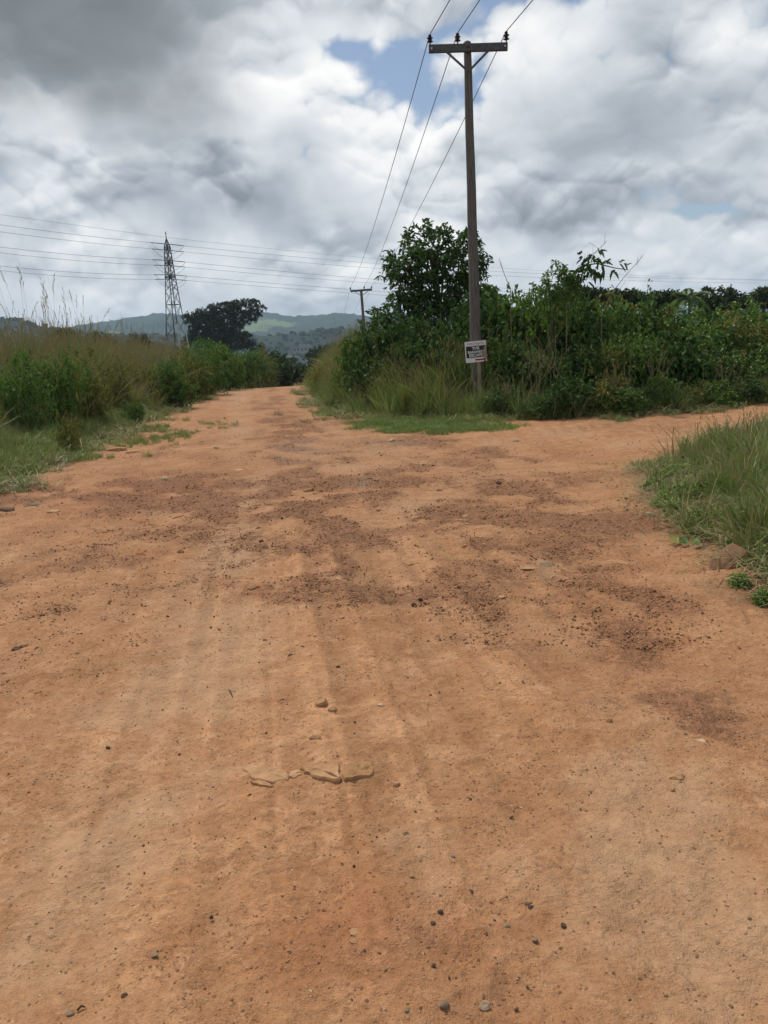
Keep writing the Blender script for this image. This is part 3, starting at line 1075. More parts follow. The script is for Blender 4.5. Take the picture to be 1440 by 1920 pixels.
def sign():
    Y = B1[1] - 0.235
    bl, br, tl = at(874, 681, Y), at(913.5, 677, Y), at(872, 641.5, Y)
    W, H = np.linalg.norm(br - bl), np.linalg.norm(tl - bl)
    ex = unit(br - bl)
    ez = unit(tl - bl)
    ey = unit(np.cross(ez, ex))
    ez = np.cross(ex, ey)
    root = empty('direction_sign', (0, 0, 0), 'small white and black direction sign with a red arrow fixed to the timber pole', 'sign')
    root.matrix_world = Matrix(((ex[0], ey[0], ez[0], bl[0]), (ex[1], ey[1], ez[1], bl[1]), (ex[2], ey[2], ez[2], bl[2]), (0, 0, 0, 1)))

    def slab(name, x0, x1, z0, z1, y0, y1, mat):
        return MB().bar((x0, (y0 + y1) / 2, (z0 + z1) / 2), (x1, (y0 + y1) / 2, (z0 + z1) / 2), abs(y1 - y0), z1 - z0).build(name, mat, root)
    slab('board', 0, W, 0, H, 0.0, 0.014, M_WHITE)
    slab('black_panel', W * .045, W * .965, H * .225, H * .775, -0.004, 0.0, M_BLACK)

    def text(s, cx, z, size, mat, bold, sx=1.0, name='lettering'):
        c = bpy.data.curves.new(name, 'FONT')
        c.body = s
        c.size = size
        c.align_x = 'CENTER'
        c.extrude = 0.0012
        c.offset = bold
        c.resolution_u = 3
        tmp = bpy.data.objects.new(name, c)
        COL.objects.link(tmp)
        bpy.context.view_layer.update()
        me = bpy.data.meshes.new_from_object(tmp.evaluated_get(bpy.context.evaluated_depsgraph_get()))
        bpy.data.objects.remove(tmp)
        bpy.data.curves.remove(c)
        me.materials.clear()
        o = obj(name, me, mat)
        o.parent = root
        o.location = (cx, -0.0065, z)
        o.rotation_euler = (math.pi / 2, 0, 0)
        o.scale = (sx, 1, 1)
        return o
    text('THE', W * .50, H * .605, H * .185, M_WHITE, 0.0022, 1.05)
    text('BARONESS', W * .50, H * .435, H * .165, M_WHITE, 0.0022, 0.98)
    text('ESCAPE', W * .485, H * .27, H * .185, M_WHITE, 0.0022, 1.05)
    text('DIRECTION TO', W * .50, H * .845, H * .115, M_FADED, 0.001, 1.0)
    # red arrow pointing to the side road
    ar = MB()
    x0, x1, z, h = W * .44, W * .86, H * .115, H * .075
    y0, y1 = -0.005, -0.0005
    pts = [(x0, z - h / 2), (x1, z - h / 2), (x1, z - h), (W * .965, z), (x1, z + h), (x1, z + h / 2), (x0, z + h / 2)]
    n = len(pts)
    V = [(x, y0, zz) for x, zz in pts] + [(x, y1, zz) for x, zz in pts]
    T = [(0, 1, 5), (0, 5, 6), (2, 3, 4)]
    ar.add(V, T, [(i, i + n, (i + 1) % n + n, (i + 1) % n) for i in range(n)])
    ar.build('arrow', M_RED, root)
    # the corner where the print has peeled off
    out = [(.985, .70), (.90, .715), (.86, .66), (.915, .60), (.86, .56), (.78, .56), (.74, .50), (.745, .42), (.80, .38), (.81, .30), (.85, .24), (.88, .17), (.93, .10), (.985, .13)]
    V = [(W * a, -0.0125 - 0.003 * (i % 2), H * b_) for i, (a, b_) in enumerate(out)] + [(W * .92, -0.0105, H * .45)]
    V2 = [(v[0], -0.0003, v[2]) for v in V[:-1]]
    n = len(out)
    tp = MB()
    tp.add(V + V2, [(n, (i + 1) % n, i) for i in range(n)], [(i, i + 1 if i + 1 < n else 0, n + 1 + (i + 1) % n, n + 1 + i) for i in range(n)])
    tp.build('torn_patch', M_TORN, root)


sign()
Ys = B1[1] - 0.20
s0, s1 = at(899, 740, Ys), at(898, 679, Ys)
st = empty('wooden_batten', (s0[0], s0[1], s0[2]), 'pale wooden batten standing against the timber pole below the sign', 'batten')
MB().bar((0, 0, -0.3), s1 - s0 + np.array([0, 0.02, 0.3]), 0.075, 0.028, (0, 1, 0)).build('batten', M_STAKE, st)
MB().bar((0.056, 0.01, -0.3), s1 - s0 + np.array([0.05, 0.03, 0.25]), 0.03, 0.02, (0, 1, 0)).build('split_edge', M_POLE, st)

# ------------------------------------------------------------------ unfinished house across the valley
M_CONC = mat_simple('bare_concrete', (0.15, 0.14, 0.13), (0.24, 0.23, 0.21), 0.4, 0.9)
M_DARK = mat_simple('opening_shade', (0.03, 0.03, 0.03), (0.05, 0.05, 0.05), 1.0, 0.9)  # solid dark panels: shade inside the open windows put into the colour


def far_house():
    Y = 640.0
    d = ray(571, 661)
    best = None
    for t in GROUND_RAYS.values():
        h = t.ray_cast(Vector(EYE), Vector(d).normalized())
        if h[0] is not None and (best is None or h[3] < best[3]):
            best = h
    if best is None:
        return
    c = np.array(best[0])
    c[2] += 1.0
    k = c[1] / FPX
    root = empty('unfinished_house', c, 'low grey unfinished concrete house among trees across the valley', 'house')
    w, h, dp = 40 * k, 9 * k, 10.0
    MB().bar((-w / 2, 0, h / 2 - 2), (w / 2, 0, h / 2 - 2), dp, h + 4).build('wall', M_CONC, root)
    MB().bar((-w / 2 - .6, 0, h + .3), (w / 2 + .6, 0, h + .3), dp + 1.2, 0.6).build('roof_slab', M_CONC, root)
    for i in range(6):
        x = -w / 2 + w * (i + .5) / 6
        MB().bar((x - w * .045, -dp / 2 - .02, h * .5), (x + w * .045, -dp / 2 - .02, h * .5), 0.1, h * .55).build('window', M_DARK, root)
    MB().bar((-w / 4, 1, h + 1.8), (w / 4, 1, h + 1.8), dp * .5, 3.0).build('upper_storey', M_CONC, root)


far_house()


# ------------------------------------------------------------------ leaves, shrubs and grasses
def leaf_geo(P, D, N, L, W, fold=0.22, droop=0.18, oval=True):
    """folded leaves: base P, direction D, upper side N, length L, width W -> vertices, triangles, quads"""
    P, D, N = (np.asarray(a, float) for a in (P, D, N))
    D = D / (np.linalg.norm(D, axis=1)[:, None] + 1e-9)
    S = np.cross(D, N)
    S /= np.linalg.norm(S, axis=1)[:, None] + 1e-9
    N = np.cross(S, D)
    L, W = np.broadcast_to(L, len(P))[:, None], np.broadcast_to(W, len(P))[:, None]
    n = len(P)
    tip = P + D * L - np.array([0, 0, 1.0]) * L * droop
    if oval:
        a, c = P + D * L * .28 + N * W * fold, P + D * L * .66 + N * W * fold - np.array([0, 0, 1.0]) * L * droop * .4
        V = np.stack([P, a + S * W * .46, c + S * W * .40, tip, c - S * W * .40, a - S * W * .46], 1).reshape(-1, 3)
        i = np.arange(n)[:, None] * 6
        Q = np.concatenate([i + np.array([[0, 1, 2, 3]]), i + np.array([[0, 3, 4, 5]])])
        return V, None, Q
    a = P + D * L * .42 + N * W * fold
    V = np.stack([P, a + S * W * .5, tip, a - S * W * .5], 1).reshape(-1, 3)
    i = np.arange(n)[:, None] * 4
    T = np.concatenate([i + np.array([[0, 1, 2]]), i + np.array([[0, 2, 3]])])
    return V, T, None


def twig_leaves(rng, P0, D0, n_leaf, tl, L, W, oval, up=0.7, droop=0.25, spread=0.9, dry=0.0):
    """leaves along many short twigs; P0/D0 are the twigs' roots and directions"""
    n = len(P0)
    t = rng.uniform(0.1, 1.0, (n, n_leaf))
    P = P0[:, None] + D0[:, None] * (t * tl)[..., None] + np.array([0, 0, -1.0]) * (droop * tl * t ** 2)[..., None]
    P = P + rng.normal(0, 0.06 * tl, P.shape)
    rd = rng.normal(0, 1, (n, n_leaf, 3))
    rd /= np.linalg.norm(rd, axis=-1)[..., None]
    D = D0[:, None] * 0.6 + rd * spread
    D[..., 2] -= 0.15
    Nn = rng.normal(0, 0.45, (n, n_leaf, 3))
    Nn[..., 2] += up
    k = n * n_leaf
    return leaf_geo(P.reshape(k, 3), D.reshape(k, 3), Nn.reshape(k, 3), L * rng.uniform(0.65, 1.25, k), W * rng.uniform(0.7, 1.2, k), oval=oval, droop=droop * rng.uniform(0.2, 1.2, k)[:, None])


def lobes_twigs(rng, lobes, n):
    """twig roots spread through ellipsoids (cx,cy,cz,rx,ry,rz), pointing outwards"""
    lb = np.asarray(lobes, float)
    vol = (lb[:, 3] * lb[:, 4] * lb[:, 5]) ** (2 / 3)
    which = rng.choice(len(lb), n, p=vol / vol.sum())
    d = rng.normal(0, 1, (n, 3))
    d /= np.linalg.norm(d, axis=1)[:, None]
    r = rng.uniform(0.15, 1, n) ** 0.45
    P = lb[which, :3] + d * r[:, None] * lb[which, 3:]
    D = d * np.array([1, 1, 0.8]) + rng.normal(0, 0.35, (n, 3)) + np.array([0, 0, 0.25])
    D /= np.linalg.norm(D, axis=1)[:, None]
    return P, D


def limb(mb, p0, p1, r0, r1, rng, wob=0.12, n=6):
    p0, p1 = np.asarray(p0, float), np.asarray(p1, float)
    t = np.linspace(0, 1, n)[:, None]
    P = p0 + (p1 - p0) * t
    L = np.linalg.norm(p1 - p0)
    P[1:-1] += rng.normal(0, wob * L * 0.35, (n - 2, 3))
    P[:, 2] += (np.sin(t * np.pi) * 0.08 * L)[:, 0]
    mb.tube(P, np.linspace(r0, r1, n), 5)


M_BARK = mat_simple('grey_brown_bark', (0.045, 0.034, 0.024), (0.11, 0.085, 0.06), 9.0, 0.9, 0.4, (4, 4, 1))
M_TWIG = mat_simple('dry_pale_stems', (0.16, 0.12, 0.07), (0.30, 0.23, 0.14), 9.0, 0.9)
G_DARK = [(0.021, 0.050, 0.012), (0.036, 0.084, 0.020), (0.055, 0.120, 0.027), (0.100, 0.174, 0.043)]
G_MID = [(0.036, 0.083, 0.017), (0.064, 0.135, 0.025), (0.100, 0.192, 0.036), (0.169, 0.269, 0.060)]
G_OLIVE = [(0.073, 0.094, 0.022), (0.126, 0.147, 0.034), (0.184, 0.198, 0.050), (0.283, 0.255, 0.076)]
G_GRASS = [(0.085, 0.158, 0.032), (0.128, 0.212, 0.046), (0.180, 0.255, 0.064), (0.245, 0.285, 0.088), (0.330, 0.300, 0.125)]
G_FRESH = [(0.085, 0.165, 0.034), (0.122, 0.222, 0.048), (0.165, 0.265, 0.064), (0.230, 0.300, 0.092), (0.290, 0.270, 0.110)]
ML_DARK = mat_leaf('dark_broad_leaf', G_DARK, trans=0.26, rough=0.5, spec=0.3)
ML_MID = mat_leaf('green_leaf', G_MID, rough=0.48, spec=0.45)
G_LIGHT = [(0.033, 0.074, 0.015), (0.066, 0.131, 0.025), (0.107, 0.189, 0.034), (0.176, 0.278, 0.059)]
ML_LIGHT = mat_leaf('light_creeper_leaf', G_LIGHT, rough=0.5, spec=0.35, clump_amt=0.5)
ML_OLIVE = mat_leaf('olive_leaf', G_OLIVE)
ML_GRASS = mat_leaf('tall_grass_blade', G_GRASS, dry=(0.27, 0.215, 0.115), trans=0.25, spec=0.2, clump=0.7, clump_amt=0.5)
ML_FRESH = mat_leaf('green_grass_blade', G_FRESH, dry=(0.30, 0.25, 0.14), trans=0.25, spec=0.2, clump=1.6, clump_amt=0.45)
ML_HAZED = mat_leaf('hazed_tree_leaf', [(0.014, 0.028, 0.009), (0.026, 0.048, 0.013), (0.042, 0.072, 0.018), (0.065, 0.098, 0.026)], trans=0.12)  # dark greens of the distant trees, lightened in colour to suggest haze


def join_leaf(name, parts, attrs=None):
    V, T, Q, n = [], [], [], 0
    dry = []
    for (v, t, q), dr in parts:
        V.append(v)
        dry.append(np.full(len(v), dr))
        if t is not None:
            T.append(t + n)
        if q is not None:
            Q.append(q + n)
        n += len(v)
    return np_mesh(name, np.concatenate(V), np.concatenate(T) if T else None, np.concatenate(Q) if Q else None, False, {'dry': np.concatenate(dry)})


def shrub_meshes(seed, n_twigs, n_leaf, L, W, oval=True, tl=0.3, dry_frac=0.04, stems=9, form='dome'):
    """unit shrub about 1 m high and 1.1 m wide: (foliage mesh, stem mesh)"""
    rng = np.random.default_rng(seed)
    nl = 11
    lobes = []
    for i in range(nl):
        a, r = rng.uniform(0, 2 * np.pi), rng.uniform(0.05, 0.40)
        z = rng.uniform(0.22, 0.86 - 0.55 * r)
        s = rng.uniform(0.13, 0.24)
        lobes.append((r * math.cos(a), r * math.sin(a), z, s * 1.15, s * 1.15, s))
    if form == 'tall':
        lobes = [(x * .6, y * .6, z * 1.1, a_ * .8, b_ * .8, c) for x, y, z, a_, b_, c in lobes]
    P, D = lobes_twigs(rng, lobes, n_twigs)
    P[:, 2] = np.maximum(P[:, 2], 0.03)
    k = int(n_twigs * (1 - dry_frac))
    parts = [(twig_leaves(rng, P[:k], D[:k], n_leaf, tl, L, W, oval), 0.0)]
    if k < n_twigs:
        parts.append((twig_leaves(rng, P[k:], D[k:], max(2, n_leaf // 2), tl, L * .8, W * .7, oval, droop=0.6), 0.85))
    st = MB()
    for i in range(stems):
        q = lobes[i % nl]
        limb(st, (rng.normal(0, .04), rng.normal(0, .04), -0.05), q[:3], 0.016, 0.006, rng, 0.2)
    return join_leaf('foliage', parts), st.mesh('stem', True)


# kinds: material, then three variants of each
KINDS = {}
for kind, mt, spec in (('broad', ML_DARK, dict(n_twigs=260, n_leaf=9, L=0.092, W=0.048, tl=0.18)),
                       ('fine', ML_MID, dict(n_twigs=380, n_leaf=11, L=0.056, W=0.026, tl=0.18)),
                       ('vine', ML_LIGHT, dict(n_twigs=340, n_leaf=10, L=0.060, W=0.042, tl=0.22)),
                       ('olive', ML_OLIVE, dict(n_twigs=280, n_leaf=9, L=0.072, W=0.030, tl=0.22, dry_frac=0.12)),
                       ('low', ML_FRESH, dict(n_twigs=120, n_leaf=9, L=0.14, W=0.07, tl=0.26))):
    KINDS[kind] = []
    for v in range(3):
        f, s = shrub_meshes(100 + 7 * v + len(kind) * 31, **spec)
        f.materials.append(mt)
        s.materials.append(M_BARK)
        KINDS[kind].append((f, s))


def hides_sign(px, py_top, Y, half):
    """would a plant with its top at py_top stand between the viewer and the sign?"""
    return Y < B1[1] + 0.3 and px + half > 872 and px - half < 916 and py_top < 725


def put_shrub(x, y, w, h, kind, label, group, name='shrub', cat='shrub', seed=None, z=None):
    """one shrub: an empty with its foliage and its stems"""
    rs = random.Random(seed if seed is not None else int(abs(x * 131 + y * 977) * 10))
    f, s = KINDS[kind][rs.randrange(3)]
    root = empty(name, (x, y, (zof(x, y) if z is None else z) - 0.03), label, cat, group, rs.uniform(0, 6.28))
    root.scale = (w, w, h)
    a = obj('foliage', f, None, root, True)
    obj('stem', s, None, root)
    return root


def px_of(p):
    """photo pixel of a world point (used to phrase labels and to read where an edge lies)"""
    d = np.asarray(p, float) - EYE
    w = d @ _f
    return 720 + FPX * (d @ _Rv) / w, 960 - FPX * (d @ _Uv) / w


def edge_depth(line, px):
    """distance along +Y at which the line of sight through photo column px crosses a ground edge"""
    P = np.array([px_of((x, y, 0.0)) for x, y in line if y > 1.0])
    Yv = np.array([y for x, y in line if y > 1.0])
    o = np.argsort(P[:, 0])
    return float(np.interp(px, P[o, 0], Yv[o]))


ORD = ['first', 'second', 'third', 'fourth', 'fifth', 'sixth', 'seventh', 'eighth', 'ninth', 'tenth', 'eleventh', 'twelfth', 'thirteenth', 'fourteenth', 'fifteenth', 'sixteenth', 'seventeenth',
       'eighteenth', 'nineteenth', 'twentieth']
LOOK = {'broad': 'dark broad-leaved', 'fine': 'fine-leaved green', 'vine': 'vine-covered green', 'olive': 'olive dry-tipped', 'low': 'fresh green'}


def shrub_row(rows, line, group, wording, off, seed):
    """rows: (photo px of the axis, photo py of the top, width in px, kind); off: how far behind the verge"""
    for i, (px, py, wpx, kind) in enumerate(rows):
        Y = edge_depth(line, px) + off + random.Random(seed + i).uniform(-0.25, 0.25)
        if hides_sign(px, py, Y, wpx * .5):
            if px < 893:
                px = min(px, 870 - wpx * .55)
            else:
                px = max(px, 918 + wpx * .55)
        if 1.2 < off < 4 and line is RIGHT_EDGE:
            py += random.Random(seed * 3 + i).uniform(-12, 20)
        top = at(px, py, Y)
        z0 = zof(top[0], top[1])
        h = max(0.35, (top[2] - z0))
        w = max(wpx * Y / FPX, 0.62 * h)
        label = wording.format(o=ORD[i], look=LOOK[kind])
        put_shrub(top[0], top[1], w * 1.05, h * 1.1, kind, label, group, seed=seed + i)


rk = random.Random(11)
kindsA = ['fine', 'broad', 'olive', 'fine', 'vine', 'broad', 'fine', 'olive', 'vine', 'fine', 'broad', 'vine', 'fine', 'olive', 'vine', 'fine', 'broad', 'vine', 'olive', 'fine']
# front row of the thicket: low plants from the pole to the right-hand edge of the view
shrub_row([(918 + 30 * i, [735, 728, 742, 722, 736, 700, 725, 690, 715, 735, 722, 700, 728, 716, 702, 722, 706, 718, 700, 694][i], [55, 60, 48, 66, 50, 74, 56, 84, 80, 52, 60, 66, 54, 62, 70, 58, 66, 58, 64, 70][i], kindsA[i]) for i in range(20)],
          RIGHT_EDGE, 'low plants along the front of the thicket', '{o} low {look} plant right of the pole along the foot of the thicket', 0.35, 300)
kindsB = ['broad', 'vine', 'broad', 'fine', 'vine', 'broad', 'olive', 'vine', 'fine', 'vine', 'broad', 'vine', 'vine', 'olive', 'vine', 'fine', 'vine']
shrub_row([(912 + 36 * i, [640, 632, 660, 622, 648, 628, 655, 612, 640, 662, 628, 650, 634, 655, 630, 646, 622][i], [90, 84, 78, 96, 84, 90, 80, 100, 86, 90, 96, 84, 100, 88, 96, 90, 100][i], kindsB[i]) for i in range(17)],
          RIGHT_EDGE, 'shrubs in the middle of the thicket', '{o} {look} shrub right of the pole in the middle rank of the thicket', 1.5, 400)
kindsC = ['broad', 'broad', 'vine', 'fine', 'broad', 'fine', 'vine', 'vine', 'olive', 'vine', 'fine', 'olive', 'olive', 'vine']
shrub_row([(910 + 43 * i, [566, 556, 548, 536, 542, 560, 574, 568, 586, 590, 586, 584, 582, 570][i], [100, 110, 110, 116, 110, 110, 100, 110, 110, 104, 116, 110, 112, 110][i], kindsC[i]) for i in range(14)],
          RIGHT_EDGE, 'tall shrubs along the top of the thicket', '{o} tall {look} shrub right of the pole along the crest of the thicket', 3.3, 500)
shrub_row([(930 + 58 * i, [580, 572, 566, 570, 572, 572, 574, 576, 574, 568][i], 150, kindsB[i + 3]) for i in range(10)],
          RIGHT_EDGE, 'shrubs behind the thicket', '{o} {look} shrub right of the pole at the back of the thicket', 5.4, 550)
# dense growth under the tree, left of the pole, behind the tall grass
shrub_row([(668, 632, 66, 'vine'), (704, 606, 80, 'broad'), (742, 592, 90, 'broad'), (782, 580, 100, 'broad'), (824, 588, 96, 'vine'), (862, 580, 90, 'broad'), (628, 664, 60, 'fine'), (600, 676, 44, 'olive')],
          RIGHT_EDGE, 'shrubs under the tree behind the grass', '{o} {look} shrub in the clump below the tree left of the pole', 2.8, 600)
shrub_row([(690, 668, 80, 'broad'), (740, 652, 90, 'vine'), (790, 640, 90, 'broad'), (840, 645, 90, 'broad'), (878, 650, 70, 'fine')],
          RIGHT_EDGE, 'shrubs under the tree behind the grass', '{o} lower {look} shrub between the tall grass and the tree', 1.9, 640)
# bushes among the grass on the left bank and along the road to the crest
shrub_row([(505, 660, 46, 'fine'), (486, 648, 52, 'olive'), (462, 640, 60, 'fine'), (436, 646, 60, 'fine'), (408, 640, 66, 'vine'), (376, 640, 70, 'fine'), (346, 648, 70, 'olive'), (318, 652, 60, 'fine')],
          LEFT_EDGE, 'bushes on the left bank towards the crest', '{o} {look} bush on the left bank counted from the crest', 1.9, 700)
shrub_row([(440, 690, 44, 'fine'), (415, 690, 50, 'vine'), (388, 692, 52, 'fine'), (360, 690, 60, 'fine'), (330, 700, 54, 'olive')],
          LEFT_EDGE, 'low bushes on the left verge', '{o} low {look} bush on the left road verge counted from the crest', 0.7, 740)
shrub_row([(262, 676, 50, 'olive'), (205, 668, 50, 'olive'), (150, 655, 50, 'olive'), (96, 655, 50, 'fine'), (30, 668, 50, 'fine')],
          LEFT_EDGE, 'bushes in the tall grass of the left bank', '{o} {look} bush sunk in the tall left grass, counted from the crest', 5.0, 780)
shrub_row([(240, 742, 40, 'fine'), (120, 770, 40, 'olive')],
          LEFT_EDGE, 'small leafy plants in the left grass', '{o} small {look} plant fronting the left grass, counted from the crest', 1.2, 820)


# ------------------------------------------------------------------ grass
def blades(rng, n, h, w, lean, spread, seg=3, dry=0.15, curl=0.5):
    """n curved blades in a tuft -> (V, tris, quads), dry attribute per vertex"""
    a = rng.uniform(0, 2 * np.pi, n)
    r = spread * np.sqrt(rng.uniform(0, 1, n))
    base = np.stack([r * np.cos(a), r * np.sin(a), np.full(n, -0.03)], 1)
    b = a + rng.normal(0, 0.9, n)
    hh = h * rng.uniform(0.45, 1.1, n)
    ln = lean * rng.uniform(0.25, 1.3, n)
    dirh = np.stack([np.cos(b), np.sin(b), np.zeros(n)], 1)
    side = np.stack([-np.sin(b), np.cos(b), np.zeros(n)], 1)
    tw = rng.normal(0, 0.6, n)[:, None]
    side = side * np.cos(tw) + dirh * np.sin(tw)
    V = []
    for i in range(seg + 1):
        t = i / seg
        c = base + np.array([0, 0, 1.0]) * (hh * (t - curl * 0.45 * ln * t ** 3))[:, None] + dirh * (hh * ln * t ** 1.9)[:, None]
        ww = w * (1 - t ** 1.6) * (0.75 + 0.5 * min(t * 3, 1)) / 2
        if i < seg:
            V += [c - side * ww, c + side * ww]
        else:
            V += [c]
    k = 2 * seg + 1
    V = np.stack(V, 1).reshape(-1, 3)
    o = np.arange(n)[:, None] * k
    Q = np.concatenate([o + np.array([[2 * i, 2 * i + 1, 2 * i + 3, 2 * i + 2]]) for i in range(seg - 1)])
    T = o + np.array([[2 * seg - 2, 2 * seg - 1, 2 * seg]])
    d = np.where(rng.uniform(0, 1, n) < dry, rng.uniform(0.5, 1.0, n), rng.uniform(0, 0.25, n) ** 1.5)
    return V, T, Q, np.repeat(d, k)


def plumes(rng, n, h, spread, lean=0.25, L=0.22):
    """thin stalks with narrow seed heads"""
    mb = MB()
    for i in range(n):
        a, r = rng.uniform(0, 6.28), spread * math.sqrt(rng.uniform())
        b, l_, hh = rng.uniform(0, 6.28), lean * rng.uniform(0.2, 1.3), h * rng.uniform(0.8, 1.15)
        t = np.linspace(0, 1, 5)[:, None]
        P = np.array([r * math.cos(a), r * math.sin(a), -0.03]) + np.array([math.cos(b) * l_ * hh, math.sin(b) * l_ * hh, 0]) * t ** 2 + np.array([0, 0, hh]) * t
        mb.tube(P, np.linspace(0.0035, 0.0018, 5), 3, False, 0.75)
        d = unit(P[-1] - P[-2])
        m = 5
        Pp = P[-1] - d * L * np.linspace(0.9, 0, m)[:, None]
        Dd = d + rng.normal(0, 0.16, (m, 3))
        v, tt, q = leaf_geo(Pp, Dd, rng.normal(0, 1, (m, 3)), L * 0.45, 0.016, oval=False)
        mb.add(v, tt, None, 0.92)
    return mb


def tuft(name, seed, n, h, w, lean, spread, dry, np_=0, ph=0.0, mat=None, seg=3, pl=0.22):
    rng = np.random.default_rng(seed)
    V, T, Q, d = blades(rng, n, h, w, lean, spread, seg, dry)
    mb = MB()
    mb.add(V, T, Q, d)
    if np_:
        p = plumes(rng, np_, ph, spread * 0.8, L=pl)
        mb.V += p.V
        mb.A += p.A
        mb.T += [t + mb.n for t in p.T]
        mb.Q += [q + mb.n for q in p.Q]
        mb.n += p.n
    me = mb.mesh(name)
    me.materials.append(mat)
    return me


def weed_mesh(name, seed, mat, n=26, L=0.05, W=0.035, h=0.16, spread=0.14):
    rng = np.random.default_rng(seed)
    P = np.stack([rng.normal(0, spread * .6, n), rng.normal(0, spread * .6, n), rng.uniform(0.02, h, n)], 1)
    D = P * np.array([1, 1, 0]) + rng.normal(0, .08, (n, 3))
    D[:, 2] = rng.normal(0.05, .08, n)
    N = rng.normal(0, .35, (n, 3)) + np.array([0, 0, 1.0])
    parts = [(leaf_geo(P, D, N, L * rng.uniform(.6, 1.3, n), W * rng.uniform(.6, 1.2, n)), 0.0)]
    me = join_leaf(name, parts)
    me.materials.append(mat)
    return me


def litter_mesh(name, seed):
    """dead straws lying about"""
    rng = np.random.default_rng(seed)
    mb = MB()
    for i in range(16):
        a = rng.uniform(0, 6.28)
        p = np.array([rng.normal(0, .16), rng.normal(0, .16), rng.uniform(.005, .05)])
        q = np.array([math.cos(a), math.sin(a), rng.normal(0, .15)]) * rng.uniform(.08, .28)
        s = np.array([-math.sin(a), math.cos(a), 0]) * 0.003
        mb.add([p - s, p + s, p + q * .5 + s + [0, 0, .02], p + q * .5 - s + [0, 0, .02], p + q], [(3, 2, 4)], [(0, 1, 2, 3)], rng.uniform(.7, 1))
    me = mb.mesh(name)
    me.materials.append(ML_GRASS)
    return me


PROTO = {}


def proto(kind, meshes):
    c = bpy.data.collections.new('proto_' + kind)
    for i, me in enumerate(meshes):
        c.objects.link(bpy.data.objects.new(f'{kind}_{i:02d}', me))
    PROTO[kind] = (c, len(meshes))


proto('tall', [tuft('tall_grass', 10 + i, 40, 1.75, 0.024, 0.48, 0.34, 0.20, 6, 1.90, ML_GRASS, 4) for i in range(4)])
proto('cane', [tuft('cane_grass', 20 + i, 28, 1.75, 0.042, 0.60, 0.36, 0.34, 7, 1.95, ML_GRASS, 5) for i in range(4)])
proto('mid', [tuft('mid_grass', 30 + i, 46, 0.85, 0.018, 0.62, 0.22, 0.20, 3, 0.95, ML_FRESH, 4, 0.12) for i in range(4)])
proto('dry', [tuft('dry_grass', 40 + i, 34, 0.55, 0.012, 0.8, 0.18, 0.85, 3, 0.6, ML_GRASS, 4, 0.08) for i in range(3)])
proto('short', [tuft('short_grass', 50 + i, 36, 0.24, 0.012, 0.85, 0.13, 0.20, 0, 0, ML_FRESH, 3) for i in range(4)])
proto('turf', [tuft('turf', 60 + i, 40, 0.10, 0.007, 0.9, 0.13, 0.12, 0, 0, ML_FRESH, 2) for i in range(3)])
proto('weed', [weed_mesh('weed', 70 + i, [ML_MID, ML_FRESH][i % 2]) for i in range(4)])
proto('litter', [litter_mesh('litter', 80 + i) for i in range(3)])
proto('bushlet', [KINDS['fine'][i][0] for i in range(3)] + [KINDS['olive'][0][0]])


def scatter(name, label, kind, x, y, scl, seed, tilt=0.12, dz=0.0):
    """many tufts set out on the ground by a node tree: one object"""
    rng = np.random.default_rng(seed)
    x, y = np.asarray(x), np.asarray(y)
    n = len(x)
    me = bpy.data.meshes.new(name)
    me.vertices.add(n)
    me.vertices.foreach_set('co', np.stack([x, y, height(x, y) + dz], 1).astype(np.float32).ravel())
    rot = np.stack([rng.normal(0, tilt, n), rng.normal(0, tilt, n), rng.uniform(0, 6.28, n)], 1).astype(np.float32)
    a = me.attributes.new('rot', 'FLOAT_VECTOR', 'POINT')
    a.data.foreach_set('vector', rot.ravel())
    s3 = np.stack([scl * rng.uniform(.85, 1.15, n), scl * rng.uniform(.85, 1.15, n), scl * rng.uniform(.8, 1.15, n)], 1).astype(np.float32)
    a = me.attributes.new('scl', 'FLOAT_VECTOR', 'POINT')
    a.data.foreach_set('vector', s3.ravel())
    coll, k = PROTO[kind]
    a = me.attributes.new('idx', 'INT', 'POINT')
    a.data.foreach_set('value', rng.integers(0, k, n).astype(np.int32))
    o = obj(name, me)
    tag(o, label, None, None, 'stuff')
    g = bpy.data.node_groups.new('scatter_' + kind, 'GeometryNodeTree')
    g.interface.new_socket('Geometry', in_out='INPUT', socket_type='NodeSocketGeometry')
    g.interface.new_socket('Geometry', in_out='OUTPUT', socket_type='NodeSocketGeometry')
    N, L = g.nodes, g.links
    gi, go, ins, ci = N.new('NodeGroupInput'), N.new('NodeGroupOutput'), N.new('GeometryNodeInstanceOnPoints'), N.new('GeometryNodeCollectionInfo')
    ci.inputs['Collection'].default_value = coll
    ci.inputs['Separate Children'].default_value = True
    ci.inputs['Reset Children'].default_value = True
    ins.inputs['Pick Instance'].default_value = True
    for nm, ty, sock in (('rot', 'FLOAT_VECTOR', 'Rotation'), ('scl', 'FLOAT_VECTOR', 'Scale'), ('idx', 'INT', 'Instance Index')):
        q = N.new('GeometryNodeInputNamedAttribute')
        q.data_type = ty
        q.inputs['Name'].default_value = nm
        L.new(q.outputs[0], ins.inputs[sock])
    L.new(gi.outputs[0], ins.inputs['Points'])
    L.new(ci.outputs[0], ins.inputs['Instance'])
    L.new(ins.outputs[0], go.inputs[0])
    md = o.modifiers.new('scatter', 'NODES')
    md.node_group = g
    return o


def sample(seed, n, box):
    rng = np.random.default_rng(seed)
    return rng.uniform(box[0], box[1], n), rng.uniform(box[2], box[3], n), rng


def in_view(x, y, m=0.62):
    return np.abs(x) < y * m + 1.5


